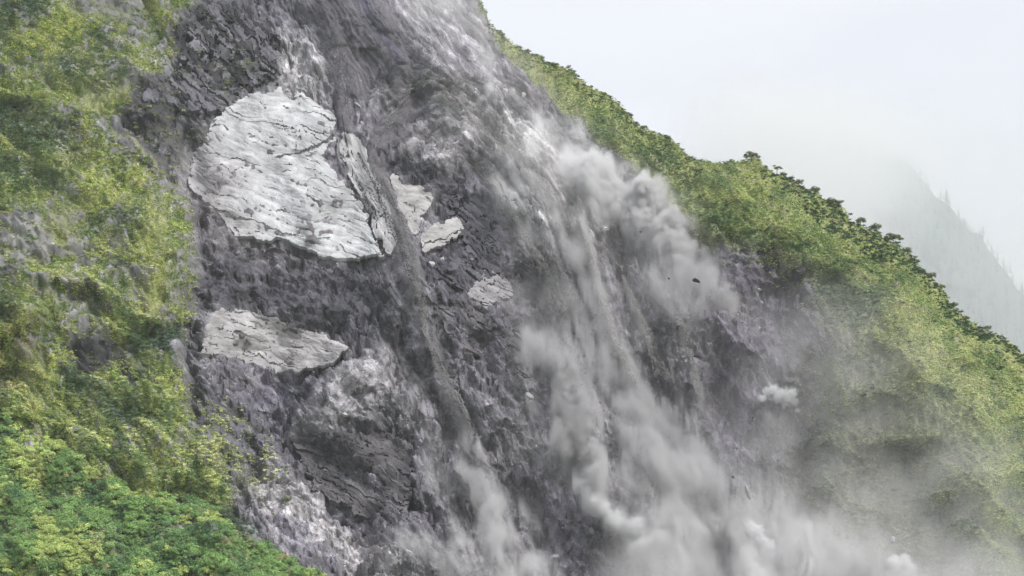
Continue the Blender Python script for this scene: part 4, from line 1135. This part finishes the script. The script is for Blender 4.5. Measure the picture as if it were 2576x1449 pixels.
MR_W = rock_mat('pale_stone', srgb(225, 225, 230)); MR_D = rock_mat('dark_stone', srgb(50, 46, 52)); MR_G = rock_mat('grey_stone', srgb(150, 148, 156))
rock_forms = {}
ROCKS = [  # u, v, size m, material, airborne m, squash, rotation, label
 (1752,706,1.35,'d',9,(1.3,.8,.65),20,'black boulder in mid air in front of the bright dust cloud'),
 (1756,885,1.5,'d',6,(1.6,.6,.35),10,'long dark slab of rock falling between the dust curtains'),
 (1682,694,.6,'d',9,(1,.8,.7),40,'tiny dark stone falling at the edge of the bright dust cloud'),
 (1905,727,1.9,'w',.6,(1.6,.7,.3),12,'pale flat boulder lying on the bare slope under the green ridge'),
 (1918,752,.9,'w',.5,(1.1,.8,.6),60,'small pale rock just below the flat boulder under the green ridge'),
 (1881,1241,1.6,'w',7,(.5,.6,1.7),-15,'slim white splinter of rock tumbling above the white dust puff'),
 (1276,228,1.9,'w',.8,(1.2,.8,.7),15,'white block at the upper end of the boulder row below the crest'),
 (1293,236,1.6,'w',.8,(1.1,.8,.6),75,'white block in the middle of the boulder row below the crest'),
 (1318,240,1.5,'w',.8,(1.2,.9,.7),130,'white block at the lower end of the boulder row below the crest'),
 (1219,70,2.3,'w',.8,(1.3,.8,.8),-35,'big white boulder on the crest where the green ridge begins'),
 (1068,540,1.3,'w',.7,(1,.8,.7),30,'pale rock wedged between the two small pale slabs'),
 (1085,660,2.6,'w',.8,(1.4,.8,.6),10,'pale boulder just right of the long debris stream'),
 (1113,662,1.5,'w',.7,(1.2,.8,.6),80,'smaller pale rock beside the boulder right of the debris stream'),
 (1190,655,1.5,'g',.5,(1.2,.8,.6),33,'grey rock in the dark cliff above the striped slab'),
 (900,262,1.2,'w',.5,(1.5,.7,.5),30,'pale rock stuck in the debris left of the hump'),
 (858,402,1.0,'g',.8,(1,.8,.7),22,'grey rock at the right edge of the great pale slab'),
 (722,660,1.9,'g',.6,(1.2,.8,.7),12,'light grey rock in the dark cliff under the great pale slab'),
 (1045,1000,1.3,'w',.6,(1.2,.8,.6),42,'pale rock at the left edge of the left dust stream'),
 (868,1055,1.4,'w',.6,(1,.9,.7),15,'white rock on the dark cliff below the bright patch'),
 (800,1392,1.5,'w',.6,(1.3,.8,.7),50,'white rock on the scree at the foot of the scar'),
 (772,1382,1.1,'w',.6,(1,.8,.7),95,'small white rock on the scree left of a bigger white one'),
 (1400,1395,1.6,'w',.6,(1.2,.8,.6),20,'pale rock on the dark triangular crag at the bottom'),
 (1490,1340,1.3,'g',.5,(1.1,.8,.7),65,'grey rock below the ridge of the dark triangular crag'),
 (1334,1003,2.0,'w',.9,(1.3,.7,.6),25,'pale ledge rock beside the dark hollow of the middle column'),
 (2248,1346,1.2,'w',6,(1,1,.9),20,'round white stone thrown up at the lower right'),
 (560,1010,1.3,'g',.5,(1.3,.8,.6),35,'grey rock on the scar edge below the lower pale slab'),
 (505,872,1.5,'d',.6,(1.1,.8,.8),70,'dark rock at the left end of the lower pale slab'),
 (700,222,2.2,'w',.9,(1.8,.7,.45),10,'pale broken block on top of the great pale slab'),
 (1150,845,1.3,'g',.5,(1.2,.8,.6),50,'grey rock in the ribbed cliff below the striped slab'),
 (1030,1392,1.4,'w',.6,(1.4,.7,.5),28,'pale rock at the bottom edge left of the dust'),
]
for k, (a, b, sz, mk, up_, sq, rt, lab) in enumerate(ROCKS):
    o = rock_mesh('boulder' if sz > 1.2 else 'rock', 300 + k, 2, sq, {'w': MR_W, 'd': MR_D, 'g': MR_G}[mk], 8)
    # the place is on (or, for the falling ones, in front of) the face
    pt = face(np.array([a * F]), np.array([b * F]))[0]
    if up_ > 3:
        dd_ = rays(np.array([a * F]), np.array([b * F]))[0]; pt = pt - dd_ / np.linalg.norm(dd_) * (up_ + 14)
    else:
        pt = pt + NV * up_ * 0.3
    o.location = pt; o.scale = (sz, sz, sz); o.rotation_euler = (math.radians(25), math.radians(rt), math.radians(rt * 0.7))
    tag(o, lab, 'boulder' if sz > 1.2 else 'rock', 'single rocks on and above the scar')
# a spray of small stones
r = np.random.default_rng(77); n = 70
u = (2262 + r.normal(0, 26, n)) * F; v = (1378 + r.normal(0, 24, n)) * F
pt = face(u, v); d_ = rays(u, v); d_ /= np.linalg.norm(d_, axis=1, keepdims=True); pt = pt - d_ * r.uniform(14, 20, n)[:, None]
scatter('falling_stones', 'stones', pt, r.uniform(0.12, 0.4, n), np.tile(srgb(225, 225, 228), (n, 1)), rots(r, n, 3), 'spray of small white stones above the puff at the lower right', 'stones')

r = np.random.default_rng(78); n = 700
path = np.array([(1400,560),(1500,640),(1600,620),(1700,640),(1560,800),(1660,900),(1740,900),(1480,1000),(1620,1100),(1760,1150),(1850,1220),(1750,760),(1180,1050),(1240,1200),(1000,560),(1060,760),(1250,240),(1900,1100),(2000,1120)], float)
kk_ = r.integers(0, len(path), n); u = (path[kk_, 0] + r.normal(0, 34, n)) * F; v = (path[kk_, 1] + r.normal(0, 50, n)) * F
pt = face(u, v); d_ = rays(u, v); d_ /= np.linalg.norm(d_, axis=1, keepdims=True); pt = pt - d_ * r.uniform(2, 15, n)[:, None]
scatter('tumbling_stones', 'stones', pt, r.uniform(0.10, 0.34, n) * np.where(r.random(n) < 0.06, 2.0, 1), srgb(120, 116, 122) * r.uniform(0.4, 1.8, (n, 1)), rots(r, n, 3), 'small grey stones tumbling through the dust curtains', 'stones')

# threads of falling grit in the dust curtains and along the debris streams
r = np.random.default_rng(79)
THREADS = [([(1455,550),(1490,650),(1520,760),(1550,850),(1580,930),(1650,1040)],4,8,215,5200),([(1440,520),(1470,600),(1500,700),(1530,800)],5,6,190,2200),([(1560,670),(1600,770),(1630,860),(1655,930)],3,7,190,2400),([(1600,760),(1650,880),(1690,960)],4,6,170,1500),
 ([(1700,790),(1730,880),(1755,960),(1763,1030)],4,6,180,2000),([(1240,430),(1290,530),(1330,600),(1380,680),(1420,780)],5,7,190,3200),([(1290,500),(1350,570),(1390,640),(1430,740)],7,6,175,2600),([(1340,620),(1380,720),(1420,840),(1450,950)],9,7,160,2600),
 ([(930,400),(985,520),(1030,640),(1062,760),(1085,880)],5,2.5,160,2600),([(965,450),(1015,560),(1048,680),(1070,800)],3,2.5,180,1500),([(900,380),(950,480),(1000,600),(1040,720)],4,2.5,84,1800),([(1060,830),(1110,910),(1150,990),(1200,1110)],5,3,185,1800),([(1080,870),(1120,980),(1160,1090)],5,3,165,1500),
 ([(1200,300),(1300,400),(1400,500),(1460,590)],9,4,200,2600),([(1150,330),(1220,430),(1270,540)],5,3,160,1500),([(800,20),(850,120),(870,220),(860,290)],9,2.5,96,1800),([(1655,690),(1700,780),(1725,860)],6,6,185,1500),([(860,300),(880,400),(920,500),(960,600)],2.5,1.5,90,1500),([(1040,215),(1000,270),(965,340)],6,2,180,900)]
pp, tt_ = [], []
for pts, w_, out_, tone_, n_ in THREADS:
    p_ = np.array(pts, float); L_ = np.r_[0, np.cumsum(np.hypot(*np.diff(p_, axis=0).T))]; q_ = np.sort(r.random(n_)) * L_[-1]
    sp_ = w_ * (0.5 + 1.4 * (q_ / L_[-1])); lane = r.integers(-2, 3, n_) * 0.55 + r.normal(0, 0.22, n_)
    uu_ = (np.interp(q_, L_, p_[:, 0]) + lane * sp_) * F; vv_ = np.interp(q_, L_, p_[:, 1]) * F
    k_ = fbm(q_ / 14 + lane * 3, lane * 2 + tone_, 3, 0.6, 12) > -0.5; uu_, vv_ = uu_[k_], vv_[k_]
    c_ = face(uu_, vv_); d_ = rays(uu_, vv_); d_ /= np.linalg.norm(d_, axis=1, keepdims=True)
    pp.append(c_ - d_ * (out_ * 1.5 * r.uniform(0.9, 1.25, len(uu_)))[:, None]); tt_.append(srgb(tone_, tone_, tone_ + 4)[None] * r.uniform(0.7, 1.3, (len(uu_), 1)))
pp = np.concatenate(pp); tt_ = np.concatenate(tt_)
scatter('falling_grit', 'stones', pp, r.uniform(0.10, 0.30, len(pp)), tt_, rots(r, len(pp), 3), 'fine threads of grit falling through the dust and down the debris streams', 'grit')

# ------------------------------------------------------------------ trees along the crest
M_BARK = rock_mat('bark', srgb(84, 78, 72)); M_CROWN = leaf_mat_solid('dark_leaves', srgb(120, 140, 102)); M_CROWN2 = leaf_mat_solid('mid_leaves', srgb(146, 164, 112)); M_PINE = leaf_mat_solid('pine_needles', srgb(60, 80, 70))


def limb(pts, rad, seg=6):
    vs, fs = [], []
    pts = [np.array(p, float) for p in pts]
    for k, p in enumerate(pts):
        d = pts[min(k + 1, len(pts) - 1)] - pts[max(k - 1, 0)]; d /= np.linalg.norm(d)
        x = np.cross(d, [0.3, 0.9, 0.1]); x /= np.linalg.norm(x); y = np.cross(d, x)
        for j in range(seg):
            a = 2 * math.pi * j / seg; vs.append(p + (x * math.cos(a) + y * math.sin(a)) * rad[k])
    for k in range(len(pts) - 1):
        for j in range(seg):
            fs.append((k * seg + j, k * seg + (j + 1) % seg, (k + 1) * seg + (j + 1) % seg, (k + 1) * seg + j))
    return vs, fs


def make_tree(kind, seed, mat, w, h):
    """an Empty at the foot with trunk and crown; kind umbrella or round"""
    r = np.random.default_rng(seed)
    root = link(bpy.data.objects.new('tree', None)); root.empty_display_size = 0.5
    vs, fs = [], []

    def add(pts, rad):
        a, b = limb(pts, rad); o_ = len(vs); vs.extend(a); fs.extend([tuple(i + o_ for i in q_) for q_ in b])
    lean = r.uniform(-0.3, 0.4)
    topz = h * (0.72 if kind == 'umbrella' else 0.6)
    add([(0, 0, -0.8), (lean * .3, 0, topz * .4), (lean, 0.1, topz)], [0.16, 0.12, 0.07])
    ends = []
    for k in range(7):
        a = 2 * math.pi * k / 7 + r.uniform(-.3, .3); z0 = topz * r.uniform(.35, .85); rr = w * r.uniform(.3, .46)
        e = (lean + math.cos(a) * rr, math.sin(a) * rr, z0 + h * (0.22 if kind == 'umbrella' else 0.2) * r.uniform(.6, 1.4))
        add([(lean * z0 / topz, 0, z0), ((lean + e[0]) * .5, e[1] * .5, z0 + (e[2] - z0) * .7), e], [0.06, 0.045, 0.02]); ends.append(e)
    mesh_np('trunk', np.array(vs), np.array(fs), M_BARK, None, True, root)
    n = 620; c = []; nn = []
    cen = [np.array(e) for e in ends] + [np.array([lean, 0, h * .78])]
    for k in range(n):
        q_ = cen[r.integers(0, len(cen))]; d = r.standard_normal(3); d /= np.linalg.norm(d)
        rr = w * r.uniform(.13, .25); s_ = np.array([1, 1, 0.42 if kind == 'umbrella' else 0.8])
        c.append(q_ + d * s_ * rr); nn.append(d + np.array([0, 0, .4]))
    nn = np.array(nn); nn /= np.linalg.norm(nn, axis=1, keepdims=True)
    v_, f_ = cards(np.array(c), nn, r.uniform(.09, .2, n) * (w / 4.5), r)
    mesh_np('crown', v_, f_, mat, None, False, root)
    return root


def copy_tree(o):
    c = o.copy(); link(c)
    for ch in list(o.children):
        d = ch.copy(); link(d); d.parent = c
    return c


tree_kinds = {'u': make_tree('umbrella', 1, M_CROWN, 5.2, 3.6), 'r': make_tree('round', 2, M_CROWN, 4.4, 3.8), 's': make_tree('round', 3, M_CROWN2, 4.0, 3.0), 't': make_tree('umbrella', 4, M_CROWN, 3.4, 4.2)}
used_kind = set()
TREES = [
 (1890,405,'u',1.0,'small umbrella-shaped tree alone on the saddle of the right ridge'),
 (1955,428,'t',.9,'thin open tree just right of the lone umbrella tree'),
 (1972,440,'r',.8,'round tree at the start of the dark row right of the lone tree'),
 (1228,62,'s',.7,'small bush tree at the highest visible point of the green crest'),
 (1262,86,'r',.8,'dark bushy tree beside the white boulder on the crest'),
 (1300,112,'s',.8,'second bushy tree below the white boulder on the crest'),
 (1328,126,'r',.8,'dark tree sticking up from the upper crest'),
 (1362,148,'s',.75,'round bush between the two dark trees of the upper crest'),
 (1392,166,'r',.8,'lower of the two dark trees on the upper crest'),
 (1440,192,'s',.7,'small pale bush tree in the grassy middle of the upper crest'),
 (1520,240,'s',.75,'bush tree above the widening of the green strip'),
 (1600,295,'r',.9,'dark tree at the step in the middle of the upper crest'),
 (1622,308,'r',.75,'round dark tree just below the one at the crest step'),
 (1682,356,'r',.8,'dark tree on the crest shortly above the saddle'),
 (1735,392,'s',.8,'last bush tree before the saddle'),
 (2010,466,'r',1.0,'dark tree third in the row right of the lone tree'),
 (2050,488,'r',1.1,'dark round tree fourth in the row right of the lone tree'),
 (2092,512,'r',1.2,'big dark tree at the first bulge of the right crest'),
 (2112,528,'t',1.1,'tall dark tree ending the first bulge of the right crest'),
 (2165,560,'r',1.2,'broad tree opening the second bulge of the right crest'),
 (2205,580,'r',1.2,'dark round tree in the second bulge of the right crest'),
 (2248,602,'u',1.1,'flat tree on the shoulder above the misty valley'),
 (2285,628,'r',1.1,'round tree on the shoulder above the misty valley'),
 (2306,655,'t',1.0,'tree leaning over the steep drop of the right crest'),
 (2345,695,'r',1.0,'dark tree at the foot of the steep drop on the right crest'),
 (2368,728,'s',1.0,'bushy tree just below the foot of the drop on the right crest'),
 (2400,768,'r',.9,'dark tree where the right crest flattens again'),
 (2432,798,'s',.9,'light green bush tree on the lower right crest'),
 (2485,830,'r',.8,'small dark tree on the lower right crest'),
 (2530,858,'s',.8,'small bush tree on the crest nearest the right edge'),
 # below the crest
 (350,572,'r',1.0,'dark green bush tree alone in the yellow-green left slope'),
 (335,600,'s',.8,'smaller green bush just under the dark one on the left slope'),
 (190,372,'r',1.1,'dark tree at the right end of the shady fold on the left slope'),
 (110,335,'r',1.2,'dark tree in the middle of the shady fold on the left slope'),
 (40,300,'r',1.1,'dark tree at the left end of the shady fold on the left slope'),
 (40,30,'r',1.4,'dark green tree in the thicket at the top left corner'),
 (80,60,'r',1.1,'dark green tree at the lower rim of the top left thicket'),
 (20,765,'s',1.1,'green tree at the left edge above the brown dry ground'),
 (160,1110,'r',1.0,'dark tree on the spur above the pale track'),
 (430,1255,'r',1.0,'dark tree on the rim of the lower left spur'),
 (395,1310,'r',1.3,'dark tree in the shadowy hollow of the lower left spur'),
 (720,1270,'r',.9,'dark bush tree on the scree edge above the lower spur'),
 (520,1285,'s',1.1,'leafy tree where the lower spur meets the scar'),
 (360,1400,'s',1.2,'bright green tree near the bottom of the lower left spur'),
 (2080,690,'r',.9,'dark tree in the green slope above the bare right cliff'),
 (2155,815,'r',1.0,'dark tree at the end of the dusty ledge on the right slope'),
 (1905,660,'s',.9,'bush tree at the top edge of the bare right cliff'),
 (1000,0,None,0,''),
]
for (a, b, kd, sc_, lab) in TREES:
    if kd is None:
        continue
    o = tree_kinds[kd] if kd not in used_kind else copy_tree(tree_kinds[kd]); used_kind.add(kd)
    o.location = face(np.array([a * F]), np.array([(b + 3) * F]))[0]; o.scale = (sc_ * (1.15 if kd in 'ut' else 0.8),) * 3; o.rotation_euler = (0, 0, random.uniform(0, 6.28) if kd != 'u' else random.uniform(-.3, .3))
    if kd == 't' and a == 1955:
        o.rotation_euler = (0, 0, 0.4)
    tag(o, lab, 'tree', 'single trees and bushes on the green slopes')

# ------------------------------------------------------------------ the far mountain in the mist, with its firs
FM = np.array([(1300,900),(1600,640),(1760,470),(1900,390),(2050,378),(2180,388),(2250,396),(2285,410),(2318,445),(2345,478),(2372,512),(2400,535),(2432,572),(2470,600),(2500,640),(2530,690),(2576,742),(2700,850),(3000,1100),(3600,1600)], float) * F
DFAR = 2300.0
fu = np.arange(560, 1300, 3.0); nr = 90
fp_ = []; fc_ = []
r = np.random.default_rng(5)
for k in range(nr):
    tq = k / (nr - 1)
    y_edge = np.interp(fu, FM[:, 0], FM[:, 1]) + 1.5 * fbm(fu / 9, fu * 0 + 3, 3, 0.5, 7)
    vv_ = y_edge + tq * 330
    d_ = rays(fu, vv_); dist = DFAR - 900 * tq ** 0.9 + 60 * fbm(fu / 40, vv_ / 40, 4, 0.5, 8) + 180 * np.exp(-tq * 14)
    fp_.append(d_ * dist[:, None])
fp_ = np.array(fp_)
q_i = np.arange(nr * len(fu)).reshape(nr, len(fu)); q_ = np.stack([q_i[:-1, :-1], q_i[1:, :-1], q_i[1:, 1:], q_i[:-1, 1:]], -1).reshape(-1, 4)
# its far side drops away behind the crest
bk_ = fp_[0] + np.array([0, 500, -500]); co_ = np.concatenate([fp_.reshape(-1, 3), bk_]); nb = nr * len(fu); w_ = len(fu)
bq = np.stack([np.arange(w_ - 1), np.arange(1, w_), np.arange(1, w_) + nb, np.arange(w_ - 1) + nb], 1)
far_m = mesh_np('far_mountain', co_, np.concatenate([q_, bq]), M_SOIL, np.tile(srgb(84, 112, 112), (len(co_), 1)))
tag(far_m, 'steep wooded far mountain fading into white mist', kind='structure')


def fir(h, seed, tiers=9):
    r = np.random.default_rng(seed); root = link(bpy.data.objects.new('fir_tree', None))
    a, b = limb([(0, 0, -h * .1), (0, 0, h * .5), (0, 0, h)], [h * .02, h * .012, h * .003]); mesh_np('trunk', np.array(a), np.array(b), M_BARK, None, True, root)
    vs = []; fs = []
    for k in range(tiers):
        z = h * (0.12 + 0.86 * k / tiers); R_ = h * 0.20 * (1 - k / tiers) ** 0.8 + h * .012
        for j in range(9):
            an = 2 * math.pi * (j + r.uniform(-.3, .3)) / 9; q = R_ * r.uniform(.6, 1.15); i = len(vs); w = 0.3 * q
            dx, dy = math.cos(an), math.sin(an)
            vs += [(0, 0, z + h * .05), (dx * q * .6 - dy * w, dy * q * .6 + dx * w, z), (dx * q, dy * q, z - h * .03), (dx * q * .6 + dy * w, dy * q * .6 - dx * w, z)]; fs.append((i, i + 1, i + 2, i + 3))
    mesh_np('crown', np.array(vs), np.array(fs), M_PINE, None, False, root)
    return root


FIRS = [(2314,432,15,'fir at the faint upper end of the misty far crest'),(2336,448,17,'upper of the two tall firs on the misty far crest'),(2383,516,44,'tallest fir spire on the misty far crest'),
 (2390,528,26,'shorter fir leaning against the tallest spire on the far crest'),(2410,540,28,'slim fir just below the tallest spire on the far crest'),(2430,568,22,'fir in the middle of the misty far crest'),(2450,586,18,'low fir below the middle of the far crest'),
 (2470,598,26,'fir opening the lower group on the far crest'),(2492,626,30,'tall fir of the lower group on the far crest'),(2507,640,28,'second tall fir of the lower group on the far crest'),(2528,680,30,'fir near the right edge on the far crest'),(2552,710,26,'faint fir second from the right edge on the far crest'),(2568,728,26,'fir cut by the right edge on the far crest'),
 (2292,418,12,'smallest faint fir where the far crest vanishes')]
f0 = None
for k, (a, b, hpx, lab) in enumerate(FIRS):
    if f0 is None:
        f0 = fir(10.0, 11); o = f0
    else:
        o = copy_tree(f0)
    o.name = 'fir_tree'
    d_ = rays(np.array([a * F]), np.array([b * F]))[0]; i = int(np.argmin(np.abs(fu - a * F)))
    o.location = fp_[0][i]; s_ = hpx * F * (2 * TH / 1024) * 2480 / 10.0
    o.scale = (s_ * 1.0, s_ * 1.0, s_ * 1.15); tag(o, lab, 'fir tree', 'firs on the misty far crest')
# the wood that covers the far mountain
fi = [fir(1.0, 20 + k, 6) for k in range(3)]
me_list = []
for o in fi:
    for ch in list(o.children):
        if ch.name.startswith('crown'):
            ch.parent = None; me_list.append(ch)
        else:
            bpy.data.objects.remove(ch)
    bpy.data.objects.remove(o)
for o in me_list:
    o.data.materials[0] = M_LEAF; o.name = 'fir_form'
proto_coll('firs', me_list)
r = np.random.default_rng(9); n = 5200
ri_ = (r.random(n) ** 1.3 * (nr - 2)).astype(int); ci_ = r.integers(40, len(fu) - 1, n)
pf = fp_[ri_, ci_] + r.normal(0, 3, (n, 3)) * [1, 1, 0]
scatter('wood', 'firs', pf, r.uniform(8, 17, n), srgb(90, 122, 122) * r.uniform(.5, 1.6, (n, 1)), np.stack([np.zeros(n), np.zeros(n), r.uniform(0, 6, n)], 1), 'fir wood covering the far mountain in the mist', 'wood')

# ------------------------------------------------------------------ valley floor
gm = ground_mat('valley_turf', 0.2, 0.3, 0.3)
gv_ = np.linspace(-1, 1, 61); gx, gy = np.meshgrid(np.sign(gv_) * np.abs(gv_) ** 2.2 * 9000, np.sign(gv_) * np.abs(gv_) ** 2.2 * 9000 + 400)
gz = -58 + 3 * fbm(gx / 120, gy / 120, 4, 0.5, 2)
gi = np.arange(61 * 61).reshape(61, 61); gq = np.stack([gi[:-1, :-1], gi[:-1, 1:], gi[1:, 1:], gi[1:, :-1]], -1).reshape(-1, 4)
ground = mesh_np('ground', np.stack([gx, gy, gz], -1).reshape(-1, 3), gq, gm, np.tile(srgb(120, 130, 90), (61 * 61, 1)))
tag(ground, 'green valley floor below the mountain', kind='structure')

# ------------------------------------------------------------------ mist between the ridge and the far mountain
g = GN('mist_volume')
pos = g.n('GeometryNodeInputPosition').outputs[0]; sep = g.n('ShaderNodeSeparateXYZ'); g.t.links.new(pos, sep.inputs[0])
X0, X1, Y0, Y1, Z0, Z1 = 180., 900., 1100., 2250., 80., 700.


def ramp(s, a, b):
    nd = g.n('ShaderNodeMapRange', interpolation_type='SMOOTHSTEP'); g.put(nd.inputs[0], s); nd.inputs[1].default_value = a; nd.inputs[2].default_value = b
    nd.inputs[3].default_value = 0; nd.inputs[4].default_value = 1
    return nd.outputs[0]


# two long banks of cloud: a thin one over the slope, a thicker one where the crest vanishes (x and z grow with the distance y)
def bank(xs, zs, rx, rz):
    dx = g.m('DIVIDE', g.m('SUBTRACT', g.m('DIVIDE', sep.outputs[0], sep.outputs[1]), xs), rx); dz = g.m('DIVIDE', g.m('SUBTRACT', g.m('DIVIDE', sep.outputs[2], sep.outputs[1]), zs), rz)
    d2 = g.m('ADD', g.m('MULTIPLY', dx, dx), g.m('MULTIPLY', dz, dz))
    wob = g.m('MULTIPLY', g.m('SUBTRACT', g.noise(0.007, 6.0, 0.62), 0.5), 2.3)
    return g.m('SUBTRACT', 1.0, ramp(g.m('ADD', g.m('SQRT', d2), wob), 0.35, 1.25))


ends = g.m('MULTIPLY', ramp(sep.outputs[1], Y0, Y0 + 250), g.m('SUBTRACT', 1, ramp(sep.outputs[1], Y1 - 250, Y1)))
dn = g.m('ADD', g.m('MULTIPLY', bank(0.262, 0.205, 0.12, 0.10), 0.0013), g.m('MULTIPLY', bank(0.145, 0.275, 0.085, 0.050), 0.0050))
dn = g.m('MULTIPLY', dn, ends)
vc = g.n('GeometryNodeVolumeCube'); g.put(vc.inputs['Density'], dn)
vc.inputs['Min'].default_value = (X0, Y0, Z0); vc.inputs['Max'].default_value = (X1, Y1, Z1)
for k, v in (('Resolution X', 90), ('Resolution Y', 60), ('Resolution Z', 66)):
    vc.inputs[k].default_value = v
MIST = bpy.data.materials.new('mist'); MIST.use_nodes = True; mt = MIST.node_tree; mt.nodes.clear()
mo = mt.nodes.new('ShaderNodeOutputMaterial'); pvn = mt.nodes.new('ShaderNodeVolumePrincipled'); pvn.inputs['Color'].default_value = (0.975, 0.985, 1.0, 1); pvn.inputs['Density'].default_value = 1.0
mt.links.new(pvn.outputs[0], mo.inputs['Volume'])
sm_ = g.n('GeometryNodeSetMaterial'); g.put(sm_.inputs['Material'], MIST); g.t.links.new(vc.outputs[0], sm_.inputs[0]); g.t.links.new(sm_.outputs[0], g.o.inputs[0])
mme = bpy.data.meshes.new('mist_seed'); mme.vertices.add(1); mme.materials.append(MIST)
mist = link(bpy.data.objects.new('mist', mme)); mist.modifiers.new('mist', 'NODES').node_group = g.t
tag(mist, 'white mist drifting between the green ridge and the far mountain', 'mist', kind='stuff')

# ------------------------------------------------------------------ thin haze over everything
import bmesh
HAZE = bpy.data.materials.new('haze'); HAZE.use_nodes = True; mt = HAZE.node_tree; mt.nodes.clear()
mo = mt.nodes.new('ShaderNodeOutputMaterial'); pvn = mt.nodes.new('ShaderNodeVolumePrincipled'); pvn.inputs['Color'].default_value = (0.93, 0.96, 1.0, 1); pvn.inputs['Density'].default_value = 0.00006
mt.links.new(pvn.outputs[0], mo.inputs['Volume'])
bm = bmesh.new(); bmesh.ops.create_cube(bm, size=1.0); me = bpy.data.meshes.new('haze'); bm.to_mesh(me); bm.free(); me.materials.append(HAZE)
hz = link(bpy.data.objects.new('haze', me)); hz.location = (0, 500, 440); hz.scale = (19000, 19000, 1030)
tag(hz, 'thin bluish haze over the whole valley', kind='stuff')
